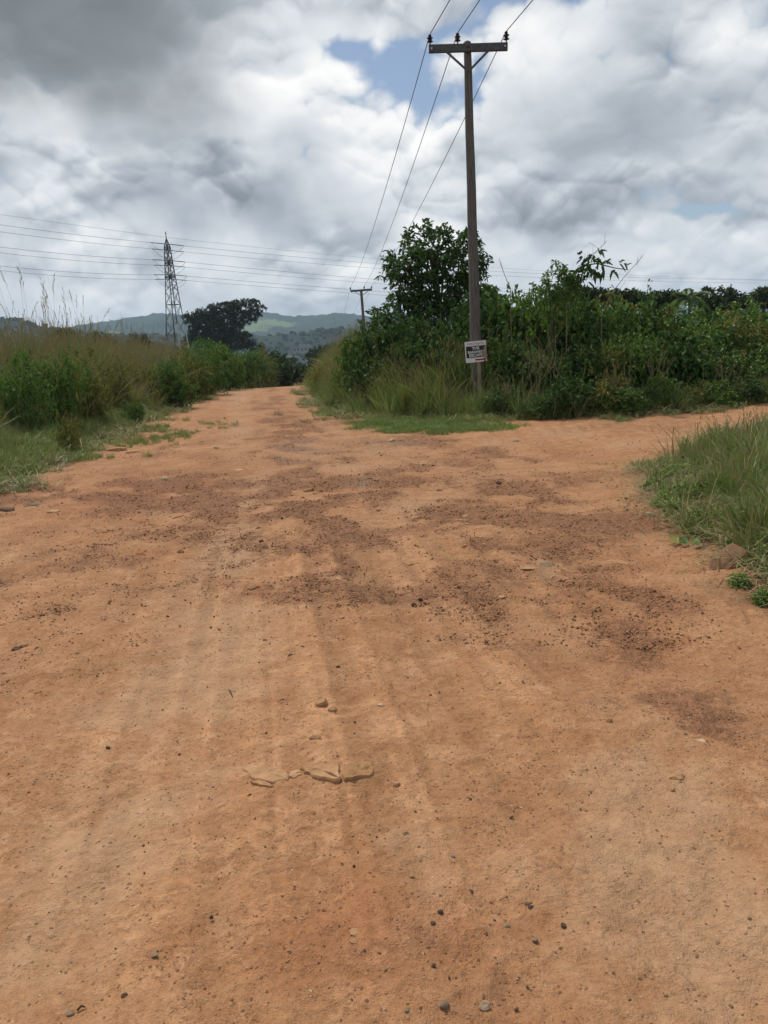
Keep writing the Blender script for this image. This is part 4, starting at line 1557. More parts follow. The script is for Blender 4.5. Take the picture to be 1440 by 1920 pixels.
LB = (-32, 0, 5, 62)
x, y, rng = sample(1, 60000, LB)
vd = np.where(inside(x, y, LEFT_LAND), veg_depth(x, y), -1)
nz = fbm(x * .8, y * .8, 3, 61)
deep = vd - 1.7 * sstep(y, 24, 13)
ok = in_view(x, y) & (deep + 0.5 * nz > 0.8) & (vd < 10) & (rng.uniform(0, 1, len(x)) < np.where(deep < 4, 0.42, 0.22))
scatter('tall_grass', 'tall dry-tipped grass covering the bank left of the road', 'tall', x[ok], y[ok], (0.48 + 0.74 * sstep(deep[ok], 0.5, 3.4)) * (0.86 + 0.22 * nz[ok]), 2)
ok = in_view(x, y) & (vd + 0.4 * nz > 0.3) & (deep < 2.0) & (rng.uniform(0, 1, len(x)) < 0.75)
ok2 = in_view(x, y) & (deep + 0.5 * nz > 0.6) & (vd < 7) & (rng.uniform(0, 1, len(x)) < 0.10)
scatter('dry_stalks', 'dry straw-coloured stalks standing in the grass of the left bank', 'dry', x[ok2], y[ok2], 1.3 + 1.7 * rng.uniform(0, 1, ok2.sum()), 26, 0.15)
scatter('verge_grass', 'knee-high green grass along the foot of the left bank', 'mid', x[ok], y[ok], (0.30 + 0.50 * sstep(vd[ok], 0.2, 3.0)) * (0.9 + 0.2 * nz[ok]), 3, 0.2)
ok = in_view(x, y) & (deep > 1.6) & (vd < 8) & (nz > 0.0) & (rng.uniform(0, 1, len(x)) < 0.06)
scatter('undergrowth', 'small leafy undergrowth between the grasses of the left bank', 'bushlet', x[ok], y[ok], 0.55 + 0.5 * rng.uniform(0, 1, ok.sum()), 4)
# short grass creeping out onto the earth at the left and right verges
x, y, rng = sample(5, 90000, (-20, 16, 4, 45))
vd = veg_depth(x, y)
nz = fbm(x * .9, y * .9, 4, 63)
outp = np.clip(patches(x, y, [(60, 870, 90, 30, 1.0), (170, 850, 60, 18, .9), (290, 806, 70, 12, 1.0), (250, 830, 50, 10, .5), (330, 812, 50, 10, .7), (640, 770, 60, 10, .8)]), 0, 1)
ok = in_view(x, y) & (y > 5) & (rng.uniform(0, 1, len(x)) < np.where(vd > 0, 0.75 * sstep(vd, -0.1, 0.25), 0.7 * outp * (nz > -0.2))) & (vd < 1.3) & (inside(x, y, CLUMP) == False)
scatter('short_grass', 'short green grass creeping from the verges onto the earth', 'short', x[ok], y[ok], 0.55 + 0.7 * sstep(vd[ok], -0.2, 0.9) + 0.15 * nz[ok], 6, 0.25)
turf = np.clip(patches(x, y, [(720, 790, 60, 7, 1.1), (800, 797, 90, 9, 1.2), (880, 804, 60, 7, 1.1), (700, 772, 80, 8, .9), (640, 768, 40, 6, .8), (930, 806, 30, 4, .6)]), 0, 1)
ok = (turf > 0.30) & (rng.uniform(0, 1, len(x)) < turf * 1.0)
xs_, ys_ = x[ok], y[ok]
dup_ = [np.concatenate([v + rng.normal(0, .12, len(v)) for _ in range(5)]) for v in (xs_, ys_)]
scatter('turf_strip', 'strip of low green turf between the side road and the tall grass', 'turf', dup_[0], dup_[1], 0.75 + 0.3 * rng.uniform(0, 1, len(dup_[0])), 7, 0.25)
# tall grass left of the pole, at the corner of the junction
x, y, rng = sample(8, 26000, (-6, 9, 13, 45))
vd = np.where(inside(x, y, RIGHT_LAND), veg_depth(x, y), -1)
pxx = 720 + FPX * x / y
nz = fbm(x * .8, y * .8, 3, 65)
gap = (pxx > 850) & (pxx < 925) & (y < B1[1] + .3)
ok = (vd > 0.35) & (vd < 3.0) & (pxx < 985) & ~gap & (rng.uniform(0, 1, len(x)) < np.where(pxx < 880, 0.50, 0.20))
scatter('corner_grass', 'tall yellow-green grass at the corner left of the signed pole', 'cane', x[ok], y[ok], (0.50 + 0.42 * sstep(vd[ok], 0.3, 1.8)) * (0.85 + 0.25 * nz[ok]), 9, 0.16)
ok = (vd > 0.05) & (vd < 1.3) & (rng.uniform(0, 1, len(x)) < 0.22)
scatter('thicket_grass', 'loose grass along the foot of the thicket', 'mid', x[ok], y[ok], 0.40 + 0.3 * rng.uniform(0, 1, ok.sum()), 10, 0.25)
x, y, rng = sample(12, 20000, (2, 14, 12, 26))
vd = np.where(inside(x, y, RIGHT_LAND), veg_depth(x, y), -1)
ok = (vd > 0.1) & (vd < 0.9) & (rng.uniform(0, 1, len(x)) < 0.28)
scatter('thicket_grass', 'loose grass and straw under the thicket on the side road', 'mid', x[ok], y[ok], 0.32 + 0.3 * rng.uniform(0, 1, ok.sum()), 13, 0.3)
# ragged foot of both banks: low grass, straw and bare gaps
x, y, rng = sample(21, 120000, (-20, 16, 6, 40))
vd = veg_depth(x, y)
nz = fbm(x * 1.1, y * 1.1, 4, 71)
base = in_view(x, y) & ~inside(x, y, CLUMP) & (seg_dist(x, y, CLUMP, True) > 1.2)
ok = base & (vd > -0.75) & (vd < 0.5) & (vd + 0.9 * nz > 0.0) & (rng.uniform(0, 1, len(x)) < 0.35)
scatter('verge_tufts', 'scattered low tufts along the ragged foot of the banks', 'short', x[ok], y[ok], 0.35 + 0.5 * rng.uniform(0, 1, ok.sum()), 22, 0.35)
ok = base & (vd > -0.7) & (vd < 0.9) & (vd + 0.8 * nz > -0.1) & (rng.uniform(0, 1, len(x)) < 0.35)
scatter('dead_straw', 'dead straw lying along the foot of the banks', 'litter', x[ok], y[ok], 0.8 + 0.9 * rng.uniform(0, 1, ok.sum()), 23, 0.15)
ok = base & (y > 12) & (vd > 0.0) & (vd < 0.7) & (nz > -0.1) & (x > -4) & (rng.uniform(0, 1, len(x)) < 0.10)
scatter('cane_grass', 'straggling yellowish grass in front of the thicket', 'mid', x[ok], y[ok], 0.45 + 0.5 * rng.uniform(0, 1, ok.sum()) ** 2, 24, 0.25)
pg = np.array([on_ground(895, 765)[:2]])
th_ = rng.uniform(0, 6.28, 26)
rr_ = rng.uniform(0.15, 0.9, 26)
scatter('pole_grass', 'grass growing round the foot of the signed pole', 'cane', B1[0] + rr_ * np.cos(th_), B1[1] - 0.15 - np.abs(rr_ * np.sin(th_)), 0.22 + 0.14 * rng.uniform(0, 1, 26), 25, 0.2)
# the island of grass and weeds at the right
x, y, rng = sample(14, 60000, (2.4, 11, 2.6, 13))
vd = np.where(inside(x, y, CLUMP), veg_depth(x, y), -seg_dist(x, y, CLUMP, True))
nz = fbm(x * 1.4, y * 1.4, 3, 67)
lf = gnd(1304, 1026)
vd = np.where(np.hypot(x - lf[0], y - lf[1] + 0.05) < 0.22, -1.0, vd)          # the creeper leaves lie in the open
near_rock = np.clip(patches(x, y, [(1395, 1090, 30, 18, 1.2), (1430, 1112, 30, 20, 1.2), (1405, 1050, 30, 20, .8)]), 0, 1)
ok = in_view(x, y, .6) & (vd + 0.25 * nz > 0.12) & (rng.uniform(0, 1, len(x)) < 0.24)
scatter('island_grass', 'short mixed grass on the island at the right of the junction', 'short', x[ok], y[ok], 0.50 + 0.55 * sstep(vd[ok], 0, .9) + 0.2 * nz[ok], 15, 0.4)
ok = in_view(x, y, .6) & (vd + 0.25 * nz > 0.16) & (rng.uniform(0, 1, len(x)) < 0.07)
scatter('weeds', 'small round-leaved weeds in the grass island at the right', 'weed', x[ok], y[ok], 0.40 + 0.6 * rng.uniform(0, 1, ok.sum()) ** 2, 16, 0.2)
ok = in_view(x, y, .6) & (vd + 0.3 * nz + 0.4 * near_rock > -0.12) & (vd > -.9) & (rng.uniform(0, 1, len(x)) < 0.16 + 0.5 * near_rock)
scatter('dead_straw', 'dead straw lying through the grass island at the right', 'litter', x[ok], y[ok], 0.6 + 0.6 * rng.uniform(0, 1, ok.sum()), 17, 0.1)
ok = in_view(x, y, .6) & (vd > 0.5) & (rng.uniform(0, 1, len(x)) < np.where(y > 7.5, 0.04, 0.02) * (1 + nz))
scatter('island_tall_grass', 'knee-high grass standing in the island at the right', 'mid', x[ok], y[ok], 0.28 + 0.22 * rng.uniform(0, 1, ok.sum()), 18, 0.3)

ok = in_view(x, y, .6) & (((vd > 0.05) & (vd < 1.6) & (nz > -0.4) & (rng.uniform(0, 1, len(x)) < 0.020)) | ((near_rock > .5) & (rng.uniform(0, 1, len(x)) < .10)))
scatter('dry_grass', 'pale dry grass tufts through the island at the right', 'dry', x[ok], y[ok], 0.45 + 0.45 * rng.uniform(0, 1, ok.sum()), 19, 0.4)
# big tufts of the island that stand out one by one
TUFTS = [(1345, 862, 790, 'broad-bladed tuft at the back of the island, tallest against the side road'), (1300, 858, 812, 'grass tuft on the left shoulder of the island'),
         (1395, 880, 795, 'grass tuft at the back right of the island'), (1432, 900, 806, 'grass tuft at the right edge of the view on the island'),
         (1370, 930, 850, 'grass tuft in the middle of the island with pale stems'), (1265, 940, 885, 'small grass tuft at the front left of the island'),
         (1420, 1010, 915, 'loose grass tuft above the brown rock'), (1235, 905, 868, 'thin grass tuft at the tip of the island')]
for i, (px, py, pt, lab) in enumerate(TUFTS):
    b0 = on_ground(px, py)
    h = (py - pt) * b0[1] / FPX
    rng = np.random.default_rng(900 + i)
    root = empty('grass_tuft', b0, lab, 'grass tuft', 'grass tufts on the island', rng.uniform(0, 6))
    me = tuft('blades', 900 + i, 80, h * 1.15, 0.024 if i < 4 else 0.015, 0.5, 0.10 + 0.16 * h, 0.12, 0, 0, ML_FRESH, 5)
    obj('blades', me, None, root, True)
    if i in (0, 2, 4):
        plumes(rng, 4, h * 1.15, 0.1, L=0.10).build('seed_stalk', ML_GRASS, root, stuff=True)

# tall plumed reeds rising above the left bank
for i, (px, pt, pb, Y, n, lab) in enumerate([(12, 500, 660, 16.0, 6, 'tallest plumed reeds above the left bank at the left edge of the view'), (40, 520, 660, 16.6, 4, 'plumed reeds leaning right above the left bank'),
                                           (78, 545, 670, 17.0, 3, 'thin plumed reeds beside a leafy shoot on the left bank'), (108, 555, 670, 17.5, 3, 'short group of plumed reeds farthest right on the left bank')]):
    p, q = at(px, pt, Y), at(px, pb, Y)
    b0 = np.array([p[0], Y, zof(p[0], Y)])
    root = empty('reed', b0, lab, 'reeds', 'plumed reeds of the left bank')
    rng = np.random.default_rng(950 + i)
    plumes(rng, n, (p[2] - b0[2]) * 0.97, 0.35, 0.16, 0.42).build('stalk', ML_GRASS, root, stuff=True)
    V, T, Q, d = blades(rng, 16, (p[2] - b0[2]) * .62, 0.022, .5, .3, 4, .4)
    mb = MB()
    mb.add(V, T, Q, d)
    mb.build('blades', ML_GRASS, root, stuff=True)

# dry stalks standing in the thicket
for i, (px, pt, pb, wpx, off, n, lab) in enumerate([(1020, 612, 700, 60, 0.9, 26, 'tangle of pale dry stalks in the thicket right of the sign'), (1160, 655, 765, 30, 0.3, 10, 'pale dry stalks at the foot of the thicket'),
                                                  (1075, 715, 782, 44, 0.05, 12, 'leaning broken dry stems at the front corner of the thicket'), (1230, 640, 720, 40, 0.7, 10, 'dry brown stalks in the vine-covered part of the thicket'),
                                                  (950, 700, 770, 24, 0.15, 8, 'short dry stems just right of the pole'), (1350, 660, 760, 50, 0.4, 9, 'dry stalks towards the right end of the thicket')]):
    Y = edge_depth(RIGHT_EDGE, px) + off
    c = at(px, pb, Y)
    rng = np.random.default_rng(970 + i)
    z0 = zof(c[0], Y)
    root = empty('dry_stalk', (c[0], Y, z0), lab, 'dry stalks', 'dry stalks in the thicket')
    mb = MB()
    top = at(px, pt, Y)[2] - z0
    for _ in range(n):
        x0, x1 = rng.normal(0, wpx * .35, 2) * Y / FPX
        hh = top * rng.uniform(.6, 1.0)
        lo = max(0.0, (c[2] - z0) * rng.uniform(0, 1))
        t = np.linspace(0, 1, 6)[:, None]
        P = np.array([x0, rng.normal(0, .15), lo]) + (np.array([x1 - x0 + rng.normal(0, .12), rng.normal(-.1, .15), hh - lo])) * t + rng.normal(0, .02, (6, 3))
        mb.tube(P, np.linspace(.008, .003, 6), 4)
    mb.build('stalk', M_TWIG, root, stuff=True)


# ------------------------------------------------------------------ trees
def tree(name, label, cat, Y, lobes_px, trunk_px, r0, L, W, n_twigs, n_leaf, tl, mat, seed, depth=0.8, group=None, oval=False, base_z=None, limbs=True, trunk_mat=None):
    """lobes and trunk line are given in photo pixels on the tree's own plane at distance Y and get real depth"""
    rng = np.random.default_rng(seed)
    tp = np.array([at(px, py, Y) for px, py in trunk_px])
    z0 = zof(tp[0][0], Y) if base_z is None else base_z
    org = np.array([tp[0][0], Y, z0])
    root = empty(name, org, label, cat, group)
    k = Y / FPX
    lobes = []
    W_all = max(l[2] for l in lobes_px) * k
    for px, py, rx, ry in lobes_px:
        c = at(px, py, Y) - org
        c[1] += rng.uniform(-1, 1) * W_all * depth
        lobes.append((*c, rx * k, max(rx * k * .85, ry * k), ry * k))
    P, D = lobes_twigs(rng, lobes, n_twigs)
    me = join_leaf('crown', [(twig_leaves(rng, P, D, n_leaf, tl, L, W, oval), 0.0)])
    obj('crown', me, mat, root, True)
    mb = MB()
    tw = tp - org
    tw[0] = (0, 0, -0.2)
    mb.tube(tw, np.linspace(r0, r0 * .45, len(tw)), 8)
    mb.build('trunk', trunk_mat or M_BARK, root, True)
    if limbs:
        lm = MB()
        for c in lobes:
            i = rng.integers(max(0, len(tw) - 3), len(tw))
            limb(lm, tw[i], np.array(c[:3]) + [0, 0, -c[5] * .4], r0 * .42, r0 * .10, rng)
        lm.build('limb', trunk_mat or M_BARK, root, True)
    return root


tree('leafy_tree', 'bushy dark green tree with a two-humped crown directly behind the signed pole', 'tree', 22.3,
     [(804, 452, 40, 26), (850, 452, 30, 20), (765, 492, 38, 24), (800, 498, 46, 26), (848, 496, 40, 26), (880, 486, 18, 34), (744, 520, 20, 14), (775, 545, 36, 22), (826, 548, 56, 32),
      (876, 552, 24, 44), (796, 588, 60, 26), (850, 596, 60, 30), (742, 590, 32, 24), (722, 608, 24, 16), (890, 520, 14, 18)],
     [(838, 700), (834, 640), (826, 580), (815, 520), (806, 470)], 0.11, 0.160, 0.066, 780, 11, 0.32, ML_DARK, 201, 0.7, oval=True)
tree('flat_topped_tree', 'large dark flat-topped tree with layered branches beside the lattice tower', 'tree', 168,
     [(455, 568, 34, 2.6), (484, 577, 12, 2.2), (425, 574, 30, 2.6), (396, 584, 26, 2.6), (364, 592, 20, 2.4), (440, 584, 30, 3.0), (472, 588, 16, 2.6), (410, 591, 34, 3.4), (372, 596, 22, 3.0),
      (452, 600, 24, 2.8), (392, 606, 30, 3.8), (432, 612, 26, 3.2), (358, 606, 9, 5), (376, 620, 24, 5), (412, 625, 30, 5), (446, 628, 22, 3), (366, 636, 20, 8), (400, 640, 30, 8),
      (440, 644, 34, 6), (474, 650, 16, 4)],
     [(420, 676), (418, 650), (412, 625), (420, 600)], 0.7, 0.50, 0.26, 2300, 9, 0.7, ML_HAZED, 203, 0.35)
tree('small_flat_tree', 'small dark flat-topped tree beyond the crest right of the road', 'tree', 105, [(606, 660, 20, 3.5), (620, 664, 12, 3), (596, 668, 18, 4), (610, 676, 22, 6)], [(608, 700), (607, 680), (606, 664)],
     0.25, 0.42, 0.26, 420, 8, 0.8, ML_HAZED, 205)
for i, (Y, lb, tk, lab) in enumerate([
        (52, [(1075, 549, 34, 6), (1105, 553, 30, 6), (1060, 560, 30, 8), (1110, 562, 30, 8)], [(1085, 600), (1085, 560)], 'flat dark tree behind the thicket below the arching branch'),
        (55, [(1150, 556, 34, 5), (1180, 556, 22, 4), (1165, 563, 26, 5)], [(1160, 600), (1160, 562)], 'thin flat-topped tree on the skyline right of the arching branch'),
        (54, [(1225, 560, 30, 6), (1252, 557, 24, 5), (1212, 568, 22, 5), (1240, 572, 30, 7)], [(1235, 600), (1235, 566)], 'open-crowned tree on the skyline left of the palm'),
        (50, [(1340, 556, 34, 13), (1372, 564, 30, 11), (1318, 565, 18, 11), (1350, 572, 40, 10), (1395, 572, 16, 8)], [(1345, 600), (1345, 566)], 'dense rounded tree on the skyline right of the palm'),
        (58, [(1428, 552, 18, 6), (1440, 560, 20, 7), (1418, 566, 14, 5), (1455, 555, 24, 9)], [(1432, 600), (1432, 562)], 'small tree on the skyline at the right edge of the view'),
        (34, [(908, 560, 14, 14), (916, 575, 18, 14), (925, 590, 20, 14)], [(914, 640), (912, 575)], 'pale green small tree just right of the pole behind the thicket')]):
    tree('skyline_tree', lab, 'tree', Y, lb, tk, 0.14, 0.26, 0.13, 430, 8, 0.40, ML_HAZED if i < 5 else ML_MID, 210 + i, 0.5, 'trees on the skyline behind the thicket')

# far scrub trees along the left horizon and beyond the crest
for i, (Y, px, pt, w, lab) in enumerate([(95, 190, 632, 34, 'dark bush tree on the left horizon above the grass'), (110, 262, 634, 30, 'dark bush tree on the left horizon left of the tower'), (90, 120, 622, 40, 'dark bush tree on the left horizon above the plumed reeds'),
                                        (60, 545, 690, 40, 'dark bush just beyond the crest of the road'), (75, 515, 668, 40, 'dark bush left of the crest below the flat-topped tree'), (58, 590, 684, 40, 'dark bush right of the crest at the road edge'),
                                        (46, 640, 650, 44, 'leafy bush in front of the far timber pole'), (130, 545, 676, 60, 'distant dark tree down the valley above the crest'), (140, 500, 660, 50, 'distant dark tree down the valley left of the crest')]):
    lb = [(px, pt + w * .25, w * .4, w * .25), (px - w * .3, pt + w * .5, w * .35, w * .3), (px + w * .3, pt + w * .5, w * .35, w * .3), (px, pt + w * .8, w * .55, w * .35)]
    k = Y / FPX
    tree('scrub_tree', lab, 'tree', Y, lb, [(px, pt + w * 1.6), (px, pt + w * .8)], 0.10, 6.5 * k, 3.2 * k, 300, 8, 12 * k, ML_HAZED if Y > 55 else ML_DARK, 230 + i, 0.5, 'bushy trees along the near horizon', limbs=False)


def palm():
    Y = 48.0
    c = at(1293, 560, Y)
    z0 = zof(c[0], Y)
    org = np.array([c[0], Y, z0])
    root = empty('palm_tree', org, 'palm with feathery fronds on the skyline above the thicket', 'palm')
    MB().tube([(0, 0, -.2), (0.05, 0, (c[2] - z0) * .5), (0, 0, c[2] - z0)], [.13, .10, .08], 8).build('trunk', M_BARK, root, True)
    rng = np.random.default_rng(77)
    for i in range(18):
        a = i * 2.4
        el = rng.uniform(0.05, 0.95)
        Lf = 1.45 * rng.uniform(.8, 1.1)
        t = np.linspace(0, 1, 9)[:, None]
        d = np.array([math.cos(a) * math.cos(el), math.sin(a) * math.cos(el), math.sin(el)])
        P = np.array([0, 0, c[2] - z0]) + d * Lf * t + np.array([0, 0, -0.75 * Lf * (1.25 - math.sin(el))]) * t ** 2.2
        mb = MB()
        mb.tube(P, np.linspace(.025, .008, 9), 4)
        tt = np.linspace(.12, 1, 20)
        Pp = np.stack([np.interp(tt, t[:, 0], P[:, k]) for k in range(3)], 1)
        T = np.gradient(Pp, axis=0)
        T /= np.linalg.norm(T, axis=1)[:, None]
        S = np.cross(T, [0, 0, 1.0])
        S /= np.linalg.norm(S, axis=1)[:, None] + 1e-6
        for s in (-1, 1):
            v, tr, q = leaf_geo(Pp, S * s + T * .7 + np.array([0, 0, -.25]), np.tile([0, 0, 1.0], (20, 1)), 0.40, 0.07, oval=False)
            mb.add(v, tr, None, 0.0)
        mb.build('frond', ML_MID, root)


palm()


def arching_sapling():
    Y = edge_depth(RIGHT_EDGE, 1060) + 1.6
    path = [(1030, 690), (1034, 610), (1046, 560), (1066, 520), (1092, 498), (1120, 494), (1150, 502), (1178, 506)]
    P = np.array([at(px, py, Y) for px, py in path])
    org = np.array([P[0][0], Y, zof(P[0][0], Y)])
    root = empty('arching_sapling', org, 'sapling with big hanging leaves arching right above the thicket', 'sapling')
    Q = P - org
    Q[0][2] = -0.1
    MB().tube(Q, np.linspace(.028, .008, len(Q)), 6).build('stem', M_BARK, root, True)
    rng = np.random.default_rng(88)
    k = Y / FPX
    parts = []
    anchors = [(1085, 492, 13, 9), (1112, 482, 20, 12), (1122, 502, 18, 14), (1150, 500, 16, 9), (1172, 505, 9, 7), (1096, 518, 20, 14), (1075, 512, 14, 12)]
    lb = [(*(at(a, b_, Y) - org), rx * k, rx * k * .8, ry * k) for a, b_, rx, ry in anchors]
    p, d = lobes_twigs(rng, lb, 40)
    parts.append((twig_leaves(rng, p, d, 4, .12, .165, .065, True, droop=.6, spread=.8), 0.0))
    obj('foliage', join_leaf('foliage', parts), ML_DARK, root, True)
    anchors = [(1044, 528, 24, 20), (1024, 545, 26, 18), (1060, 545, 24, 18), (1040, 506, 10, 10), (1010, 560, 24, 16), (1075, 535, 18, 14)]
    lb = [(*(at(a, b_, Y) - org), rx * k, rx * k * .8, ry * k) for a, b_, rx, ry in anchors]
    p, d = lobes_twigs(rng, lb, 260)
    obj('foliage', join_leaf('foliage', [(twig_leaves(rng, p, d, 8, .16, .085, .035, True), 0.0)]), ML_MID, root, True)


arching_sapling()
for i, (path, off, lab) in enumerate([([(1062, 535), (1085, 500), (1110, 478), (1138, 452)], 1.9, 'bare forked twig rising above the arching sapling'),
                                     ([(1128, 590), (1145, 552), (1170, 520), (1206, 479)], 2.2, 'long bare straight twig leaning right out of the thicket'),
                                     ([(957, 540), (950, 525), (942, 505)], 2.4, 'short bare curved twig above the thicket right of the pole')]):
    Y = edge_depth(RIGHT_EDGE, path[0][0]) + off
    P = np.array([at(a, b_, Y) for a, b_ in path])
    org = np.array([P[0][0], Y, zof(P[0][0], Y)])
    root = empty('bare_twig', org, lab, 'twig', 'bare twigs above the thicket')
    mb = MB()
    rng = np.random.default_rng(99 + i)
    Q = np.vstack([[0, 0, 0], P - org])
    mb.tube(Q, np.linspace(.012, .004, len(Q)), 4)
    for j in range(7 if i == 0 else 3):
        t = rng.uniform(.35, .95)
        s = Q[1] + (Q[-1] - Q[1]) * t
        mb.tube([s, s + [rng.uniform(-.25, .2), 0, rng.uniform(.1, .32)]], [.005, .002], 3)
    mb.build('twig', M_TWIG, root, stuff=False)


# ------------------------------------------------------------------ stones and grit on the road
def mat_stone(name, cols, rough=0.9, scale=14.0):
    mt, b, bs, out = material(name, rough)
    bs.inputs['Specular IOR Level'].default_value = 0.08
    geo = b.n('ShaderNodeNewGeometry')
    oi = b.n('ShaderNodeObjectInfo')
    tc = b.n('ShaderNodeTexCoord')
    r = b.math('FRACT', b.math('ADD', oi.outputs['Random'], geo.outputs['Random Per Island']))
    c = b.ramp(r, [(i / max(1, len(cols) - 1), cc) for i, cc in enumerate(cols)], 'LINEAR')
    n = b.noise(tc.outputs['Object'], scale, 6, 0.7)
    c = b.mixc(1.0, c, b.ramp(n, [(0.3, (0.72, 0.70, 0.68)), (0.7, (1.25, 1.25, 1.25))]), 'MULTIPLY')
    b.link(c, bs.inputs['Base Color'])
    bp = b.n('ShaderNodeBump')
    bp.inputs['Strength'].default_value = 0.6
    bp.inputs['Distance'].default_value = 0.01
    b.link(b.noise(tc.outputs['Object'], scale * 3, 5, 0.7), bp.inputs['Height'])
    b.link(bp.outputs[0], bs.inputs['Normal'])
    return mt


MS_TAN = mat_stone('tan_stone', [(0.34, 0.19, 0.095), (0.40, 0.24, 0.13), (0.31, 0.17, 0.08)])
MS_PALE = mat_stone('pale_stone', [(0.40, 0.29, 0.18), (0.48, 0.36, 0.23)])
MS_GREY = mat_stone('grey_stone', [(0.18, 0.13, 0.085), (0.24, 0.17, 0.11)])
MS_BLUE = mat_stone('blue_grey_stone', [(0.17, 0.135, 0.095), (0.22, 0.17, 0.12)])
MS_DARK = mat_stone('dark_brown_stone', [(0.085, 0.055, 0.038), (0.125, 0.080, 0.052)])
MS_RUST = mat_stone('rusty_stone', [(0.36, 0.14, 0.055), (0.42, 0.18, 0.075)])
MS_ROCK = mat_stone('brown_rock', [(0.19, 0.11, 0.062), (0.25, 0.15, 0.088)], scale=5.0)
MS_GRIT = mat_stone('road_grit', [(0.16, 0.080, 0.048), (0.27, 0.13, 0.066), (0.34, 0.18, 0.088), (0.44, 0.29, 0.17), (0.24, 0.115, 0.060), (0.35, 0.175, 0.084), (0.20, 0.105, 0.062), (0.38, 0.215, 0.112), (0.30, 0.145, 0.072)], scale=60)
MS_SPECK = mat_stone('dark_nodules', [(0.075, 0.045, 0.032), (0.11, 0.065, 0.042), (0.17, 0.09, 0.052), (0.085, 0.06, 0.048)], scale=60)


def stone(px, py, wpx, hpx, mat, label, seed, flat=0.7, sink=0.3, angular=0.18, yaw=None, group='loose stones on the dirt road', asp=0.75):
    """one stone seen at a photo pixel, wpx wide"""
    p = on_ground(px, py)
    dist = np.linalg.norm(p - EYE)
    w = wpx * dist / FPX / 2
    rng = np.random.default_rng(seed)
    V0, F0 = ICO2
    # cut the ball by random planes: flat facets and edges, then a little roughness
    V = V0.copy()
    for _ in range(9):
        nrm = unit(rng.normal(0, 1, 3))
        d = rng.uniform(0.55, 0.88)
        s = V @ nrm
        V = V - nrm * np.maximum(s - d, 0)[:, None] * 0.92
    V *= 1 + rng.normal(0, 0.018, (len(V), 1))
    V = V / np.abs(V).max(0)
    me = np_mesh('stone', V * np.array([w, w * asp, w * flat]), F0, None, False)
    root = obj('stone', me, mat)
    if flat < 0.3:
        # lie with the slope of the road
        dx = (zof(p[0] + w, p[1]) - zof(p[0] - w, p[1])) / (2 * w)
        dy = (zof(p[0], p[1] + w) - zof(p[0], p[1] - w)) / (2 * w)
        root.rotation_euler = (math.atan(dy), -math.atan(dx), rng.uniform(-.15, .15))
    if mat is MS_DARK:
        root.scale = (0.78, 0.78, 0.78)
    lift = w * flat * (1 - 2 * sink - 0.25)
    if flat < 0.3:
        lift = 0.004 - w * flat          # flush with the road: only the worn top shows
    root.location = (p[0], p[1], p[2] + lift)
    tl = 0.12 if flat > 0.35 else 0.015
    root.rotation_euler = (rng.normal(0, tl), rng.normal(0, tl), rng.uniform(-.5, .5) if yaw is None else yaw)
    return tag(root, label, 'stone', group)


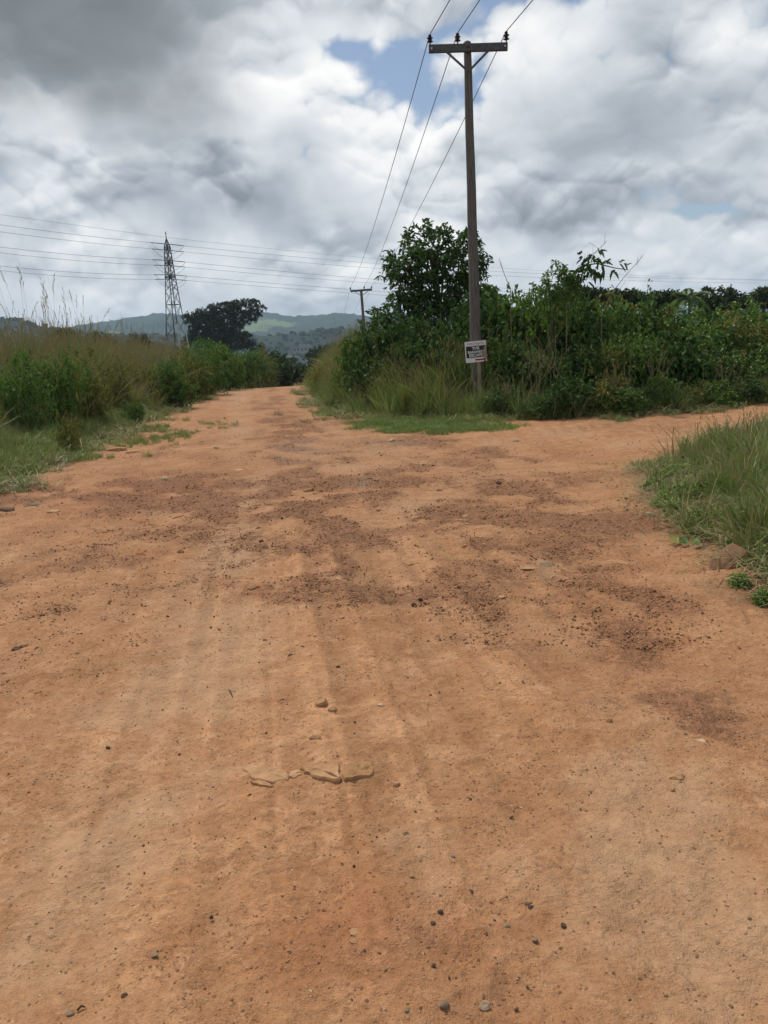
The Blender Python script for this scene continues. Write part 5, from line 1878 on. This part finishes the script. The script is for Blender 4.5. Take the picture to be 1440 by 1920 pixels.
STONES = [
    (605, 1322, 27, 0, MS_TAN, 'angular tan stone, larger of the pair lying in the small dark hollow', .8, .2),
    (624, 1334, 19, 0, MS_TAN, 'smaller tan stone touching the right side of the pair in the hollow', .7, .25),
    (590, 1384, 24, 0, MS_TAN, 'half-buried brown stone between the stone pair and the cracked ledge', .55, .35),
    (788, 1126, 13, 0, MS_DARK, 'upper dark brown clod of the three clods together on the road', .8, .2),
    (777, 1136, 15, 0, MS_DARK, 'left lower dark brown clod of the three clods together', .7, .2),
    (796, 1133, 11, 0, MS_DARK, 'smallest dark clod at the right of the three clods together', .7, .2),
    (684, 905, 28, 0, MS_BLUE, 'flat grey stone set in the road in the middle of the junction', .22, .35),
    (1217, 967, 18, 0, MS_PALE, 'pale stone lying just left of the grass island', .6, .2),
    (1207, 929, 14, 0, MS_RUST, 'orange stone at the tip edge of the grass island', .7, .2),
    (735, 827, 11, 0, MS_PALE, 'small white stone on the gravel by the turf strip', .7, .2),
    (968, 828, 15, 0, MS_PALE, 'flat white stone on the side road below the pole', .4, .3),
    (472, 1104, 20, 0, MS_TAN, 'pale tan flat stone lying alone left of the middle of the road', .5, .2),
    (484, 1101, 9, 0, MS_RUST, 'little rusty stone beside the pale tan flat stone', .6, .2),
    (1313, 1388, 26, 0, MS_PALE, 'pale chip half sunk near the right side of the foreground', .25, .35),
    (1271, 1459, 30, 0, MS_TAN, 'long brown stone lying across the lower right of the road', .4, .25),
    (1259, 1482, 12, 0, MS_TAN, 'round brown pebble just below the long brown stone', .8, .2),
    (744, 1473, 14, 0, MS_TAN, 'round brown pebble right of the cracked ledge', .8, .2),
    (761, 1566, 12, 0, MS_GREY, 'round grey-brown pebble in the lower middle of the road', .8, .2),
    (773, 1645, 9, 0, MS_TAN, 'small brown pebble below the round grey-brown one', .8, .2),
    (908, 1888, 20, 0, MS_PALE, 'pale angular stone at the bottom edge of the picture', .8, .2),
    (833, 1888, 17, 0, MS_GREY, 'grey-brown round stone left of the pale stone at the bottom edge', .85, .2),
    (763, 1898, 13, 0, MS_GREY, 'dull grey pebble at the bottom edge, leftmost of the three there', .85, .2),
    (234, 1870, 14, 0, MS_DARK, 'black pebble in the lower left corner area', .8, .15),
    (131, 1900, 15, 0, MS_GREY, 'grey flat pebble at the bottom left beside a thin twig', .5, .2),
    (203, 1403, 12, 0, MS_DARK, 'dark pebble alone on the pale wheel track', .6, .2),
    (396, 1721, 10, 0, MS_DARK, 'black pebble on the pale track left of the middle', .7, .2),
    (468, 1493, 11, 0, MS_DARK, 'dark round pebble below the left end of the cracked ledge', .8, .2),
    (634, 1252, 10, 0, MS_DARK, 'dark round pebble above the stone pair', .8, .2),
    (714, 1322, 12, 0, MS_PALE, 'pale sliver right of the stone pair', .35, .25),
    (1142, 1352, 12, 0, MS_TAN, 'brown pebble right of the middle of the road', .8, .2),
    (876, 984, 9, 0, MS_PALE, 'bright white stone in the dark gravel below the pole', .7, .2),
    (878, 965, 32, 0, MS_TAN, 'flat tan stone set in the gravel above the bright white one', .2, .4),
    (986, 1063, 50, 0, MS_TAN, 'left half of the broad flat rock slab sunk in the right of the road', .08, .40),
    (1020, 1058, 40, 0, MS_GREY, 'grey right half of the flat rock slab sunk in the right of the road', .08, .42),
    (1160, 1053, 44, 0, MS_TAN, 'flat tan stone flush with the road right of the slab', .1, .4),
    (770, 1048, 80, 0, MS_TAN, 'wide flat tan rock flush with the road in the middle', .06, .42),
    (1092, 958, 46, 0, MS_TAN, 'flat tan rock showing through the gravel at the right', .12, .4),
    (942, 1120, 16, 0, MS_TAN, 'tan chip in the road below the slab', .4, .3),
    (870, 1025, 10, 0, MS_RUST, 'reddish pebble in the middle gravel', .7, .2),
    (12, 957, 30, 0, MS_GREY, 'grey-white stone at the left edge of the view on the reddish gravel', .5, .3),
    (62, 948, 34, 0, MS_GREY, 'flat grey stone second from the left edge on the reddish gravel', .3, .35),
    (101, 960, 26, 0, MS_TAN, 'tan flat stone at the lower edge of the reddish gravel', .3, .35),
    (310, 900, 16, 0, MS_PALE, 'pale stone in the reddish gravel on the left', .6, .25),
    (217, 845, 40, 0, MS_TAN, 'smooth earth-coloured boulder sunk at the left verge', .35, .4),
    (250, 848, 30, 0, MS_TAN, 'smaller smooth boulder touching the right of the sunk one at the left verge', .35, .4),
    (448, 880, 20, 0, MS_PALE, 'flat pale stone left of the middle of the junction', .25, .35),
    (405, 841, 10, 0, MS_PALE, 'small white stone at the left wheel track ahead', .7, .2),
    (578, 920, 22, 0, MS_TAN, 'tan stone at the middle of the junction, left of the grey one', .4, .3),
    (596, 926, 18, 0, MS_TAN, 'brown stone lying just behind its tan neighbour mid junction', .4, .3),
    (657, 918, 30, 0, MS_RUST, 'reddish flat stone below the grey stone', .25, .35),
    (824, 919, 14, 0, MS_TAN, 'tan stone along the line of stones across the junction', .4, .3),
    (937, 908, 18, 0, MS_DARK, 'brown dark lump on the side road in front of the thicket', .5, .2),
    (338, 1036, 14, 0, MS_TAN, 'tan stone at the left of the road', .6, .2),
    (263, 1038, 18, 0, MS_RUST, 'reddish flat stone left of the road', .35, .3),
    (490, 1016, 12, 0, MS_DARK, 'dark pebble on the pale tyre track in the middle distance', .6, .2),
    (641, 1160, 11, 0, MS_PALE, 'pale small stone in the middle of the road', .7, .2),
    (44, 1212, 16, 0, MS_TAN, 'tan stone at the left edge of the nearer road', .6, .2),
    (30, 1218, 20, 0, MS_DARK, 'dark clod beside the tan stone at the left edge', .5, .25),
    (640, 763, 9, 0, MS_DARK, 'dark brown clod on the right wheel track near the crest', .8, .2),
    (995, 1704, 16, 0, MS_DARK, 'dark nodule cluster stone in the lower right of the road', .7, .3),
    (988, 1696, 12, 0, MS_GREY, 'greyish stone on the dark nodule cluster', .7, .2),
    (826, 1711, 15, 0, MS_DARK, 'dark reddish stone left of the nodule cluster', .7, .25),
    (812, 1731, 12, 0, MS_DARK, 'dark stone just below the dark reddish stone', .6, .25),
    (952, 1738, 12, 0, MS_GREY, 'grey-green pebble below the nodule cluster', .8, .2),
    (1056, 1737, 13, 0, MS_DARK, 'dark pebble right of the nodule cluster', .8, .2),
    (1004, 1764, 11, 0, MS_BLUE, 'greyish pebble below right of the nodule cluster', .8, .2),
    (813, 1811, 11, 0, MS_DARK, 'dark pebble in the bottom middle', .7, .2),
    (883, 1673, 12, 0, MS_DARK, 'dark pebble above the nodule cluster', .7, .2),
    (849, 1607, 9, 0, MS_BLUE, 'greyish pebble in the lower middle', .7, .2),
    (959, 1532, 9, 0, MS_BLUE, 'greyish pebble right of the lower middle', .8, .2),
    (290, 1792, 13, 0, MS_BLUE, 'flat grey pebble on the pale track in the foreground', .4, .2),
    (667, 1748, 22, 0, MS_TAN, 'pale flat stone sunk in the bottom middle', .3, .38),
    (664, 1764, 14, 0, MS_TAN, 'small pale stone below the pale flat one', .3, .35),
]
for i, (px, py, wp, _, mt, lab, fl, sk) in enumerate(STONES):
    stone(px, py, wp, 0, mt, lab, 1000 + i, fl, sk)
# the brown rock at the island's edge and the red clod in its grass
rock = stone(1366, 1062, 82, 0, MS_ROCK, 'big brown wedge-shaped rock at the near edge of the grass island', 1203, .55, .26, yaw=.35, group=None, asp=.6)
rock.rotation_euler = (0.15, -0.62, 0.3)
stone(1270, 878, 24, 0, MS_RUST, 'rusty red clod of earth lying in the grass of the island', 1201, .7, .1, group=None)


def ledge():
    """the cracked bar of sandstone that shows through the road: slabs with open joints"""
    c = on_ground(578, 1455)
    root = empty('rock_ledge', c, 'cracked pale sandstone ledge breaking through the road in the foreground', 'rock ledge')
    for k, (pts, hh, nm) in enumerate([
            ([(455, 1446), (462, 1438), (492, 1438), (515, 1444), (538, 1450), (540, 1464), (512, 1470), (478, 1464)], .018, 'slab'),
            ([(470, 1468), (486, 1466), (510, 1474), (508, 1478), (488, 1475)], .016, 'slab'),
            ([(544, 1449), (562, 1446), (566, 1455), (552, 1462), (543, 1459)], .014, 'slab'),
            ([(563, 1443), (600, 1441), (637, 1436), (641, 1462), (636, 1466), (598, 1462), (570, 1452)], .026, 'slab'),
            ([(644, 1440), (668, 1434), (698, 1433), (702, 1452), (694, 1460), (660, 1464), (646, 1465)], .024, 'slab')]):
        P = np.array([on_ground(a, b_) for a, b_ in pts]) - c
        rng = np.random.default_rng(1300 + k)
        # finer outline with small bites
        Q = []
        for a, b_ in zip(P, np.roll(P, -1, 0)):
            for t in (0, .33, .66):
                Q.append(a + (b_ - a) * t + np.append(rng.normal(0, .0035, 2), 0) * (t > 0))
        Q = np.array(Q)
        n = len(Q)
        m = Q.mean(0)
        V = np.concatenate([Q + [0, 0, -.05], Q + [0, 0, hh * .30], m + (Q - m) * .93 + [0, 0, hh * .55], m + (Q - m) * .55 + np.c_[np.zeros((n, 2)), hh * (.6 + rng.normal(0, .10, n))], [m + [0, 0, hh * .62]]])
        F = []
        for l in range(3):
            for i in range(n):
                F.append((l * n + i, l * n + (i + 1) % n, (l + 1) * n + (i + 1) % n, (l + 1) * n + i))
        T = [(3 * n + i, 3 * n + (i + 1) % n, 4 * n) for i in range(n)]
        obj(nm, np_mesh('slab', V, T, F, False), MS_TAN, root)


ledge()


def grit():
    rng = np.random.default_rng(44)
    C1, S1, C2, S2 = [], [], [], []
    for N, rlo, rhi, d0, d1, base, gk, pdark in ((36000, 1.3, 5.0, .0030, .0075, .20, 1.2, .05), (36000, 2, 10, .006, .012, .08, 1.3, .04), (70000, 4, 20, .010, .024, .05, 1.8, .03),
                                                 (24000, 7, 36, .018, .038, .02, .9, .04), (9000, 1.4, 6, .008, .015, .05, .5, .25)):
        r = np.sqrt(rng.uniform(rlo ** 2, rhi ** 2, N)) if rhi < 12 else rlo * (rhi / rlo) ** rng.uniform(0, 1, N)
        a = rng.uniform(R(-30), R(30), N)
        x, y = r * np.sin(a), r * np.cos(a)
        g, pale, red, grey = soil(x, y)
        clump = np.clip(fbm(x * 4.1, y * 4.1, 3, 91) + .3, 0, 1.5)
        keep = rng.uniform(0, 1, N) < (base * (1 - .6 * pale) * (.3 + clump) + g ** 1.3 * gk * (.35 + .6 * clump))
        keep &= veg_depth(x, y) < 0.25
        x, y = x[keep], y[keep]
        n = len(x)
        d = d0 * (d1 / d0) ** (rng.uniform(0, 1, n) ** 2.2)
        fl = rng.uniform(.4, .8, n)
        C = np.stack([x, y, height(x, y) + d * .5 * fl * rng.uniform(-.3, .7, n) + 0.001], 1)
        S = np.stack([d * .5, d * .5 * rng.uniform(.6, 1, n), d * .5 * fl], 1)
        dk = rng.uniform(0, 1, n) < pdark
        C1.append(C[~dk]); S1.append(S[~dk]); C2.append(C[dk]); S2.append(S[dk])
    V, F = blobs(np.concatenate(C1), np.concatenate(S1), ICO0, 45, .22)
    tag(obj('gravel', np_mesh('gravel', V, F, None, False), MS_GRIT), 'loose brown and tan grit strewn over the dirt road', None, None, 'stuff')
    V2, F2 = blobs(np.concatenate(C2), np.concatenate(S2), ICO0, 46, .22)
    tag(obj('gravel', np_mesh('dark_gravel', V2, F2, None, False), MS_SPECK), 'scattered dark ironstone nodules on the dirt road', None, None, 'stuff')
    print('grit', len(F), len(F2))


grit()

# three round leaves of a creeper running out onto the earth, and leafy runners of the island's edge
rc = np.random.default_rng(1400)
b0 = on_ground(1290, 1024)
root = empty('creeper', b0, 'creeper shoot with three round leaves lying on the earth at the island edge', 'creeper')
for px, py, wp, mt in ((1264, 1022, 16, ML_OLIVE), (1281, 1024, 14, ML_DARK), (1304, 1026, 14, ML_MID)):
    p = on_ground(px, py) - b0 + [0, 0, .012]
    L = wp * np.linalg.norm(p + b0 - EYE) / FPX
    t = np.linspace(0, 2 * np.pi, 11)[:-1]
    V = np.vstack([[p + [0, 0, .02]], p + np.stack([np.cos(t) * L * .55, np.sin(t) * L * .6, .035 + .025 * np.sin(t) + .006 * np.cos(3 * t)], 1)])
    obj('leaf', np_mesh('leaf', V, [(0, i + 1, (i + 1) % 10 + 1) for i in range(10)], None, True, {'dry': np.zeros(11)}), mt, root)
Pv = np.array([on_ground(1340, 1022), on_ground(1310, 1028), on_ground(1285, 1028), on_ground(1262, 1026)]) - b0 + [0, 0, .012]
MB().tube(Pv, .003, 5).build('runner', M_TWIG, root, True)
for i, (px, py, wpx, hpx, lab) in enumerate([(1432, 1132, 34, 26, 'low broad-leaved weed at the near corner of the island below the rock'), (1245, 952, 36, 24, 'small green weed at the front of the island'), (1300, 985, 36, 26, 'round-leaved weed in the middle of the island edge'),
                                            (1262, 965, 30, 22, 'weed touching the earth at the front left of the island'), (1388, 1098, 30, 16, 'straggly weed in front of the brown rock'), (1410, 990, 44, 36, 'yellow-leaved weed above the brown rock'),
                                            (1225, 918, 30, 20, 'dark green weed near the tip of the island')]):
    p = on_ground(px, py)
    d = p[1]
    put_shrub(p[0], p[1], wpx * d / FPX * 1.3, max(.1, hpx * d / FPX * 1.5), 'low', lab, 'weeds at the edge of the grass island', 'weed', 'weed', 1500 + i)
# bits of stick on the road
for i, (a, b_, lab) in enumerate([((145, 1897), (160, 1891), 'thin dark twig lying at the bottom left'), ((429, 1294), (436, 1308), 'curled brown leaf stalk on the pale wheel track'), ((324, 973), (345, 967), 'short dark stick on the left of the junction'),
                                  ((540, 1232), (548, 1228), 'small purple-brown twig above the stone pair')]):
    p, q = on_ground(*a), on_ground(*b_)
    root = MB().tube(np.array([[0, 0, .004], (q - p) * .5 + [0, 0.004, .009], (q - p) + [0, 0, .004]]), [.003, .0035, .002], 5).build('twig', M_BARK, None, True)
    root.location = p
    tag(root, lab, 'twig')

# ------------------------------------------------------------------ hazy air over the valley
def build_haze():
    me = MB().bar((0, -600, 60), (0, 4600, 60), 6400, 250).mesh('haze')
    mt = bpy.data.materials.new('haze_air')
    mt.use_nodes = True
    nt = mt.node_tree
    nt.nodes.clear()
    b = NB(nt)
    v = b.n('ShaderNodeVolumePrincipled')
    v.inputs['Color'].default_value = (0.62, 0.80, 1.0, 1)
    v.inputs['Density'].default_value = HAZE
    v.inputs['Anisotropy'].default_value = 0.2
    o = b.n('ShaderNodeOutputMaterial')
    b.link(v.outputs[0], o.inputs['Volume'])
    tag(obj('haze', me, mt), 'thin blue haze in the air over the valley', None, None, 'stuff')


HAZE = 0.00017
build_haze()
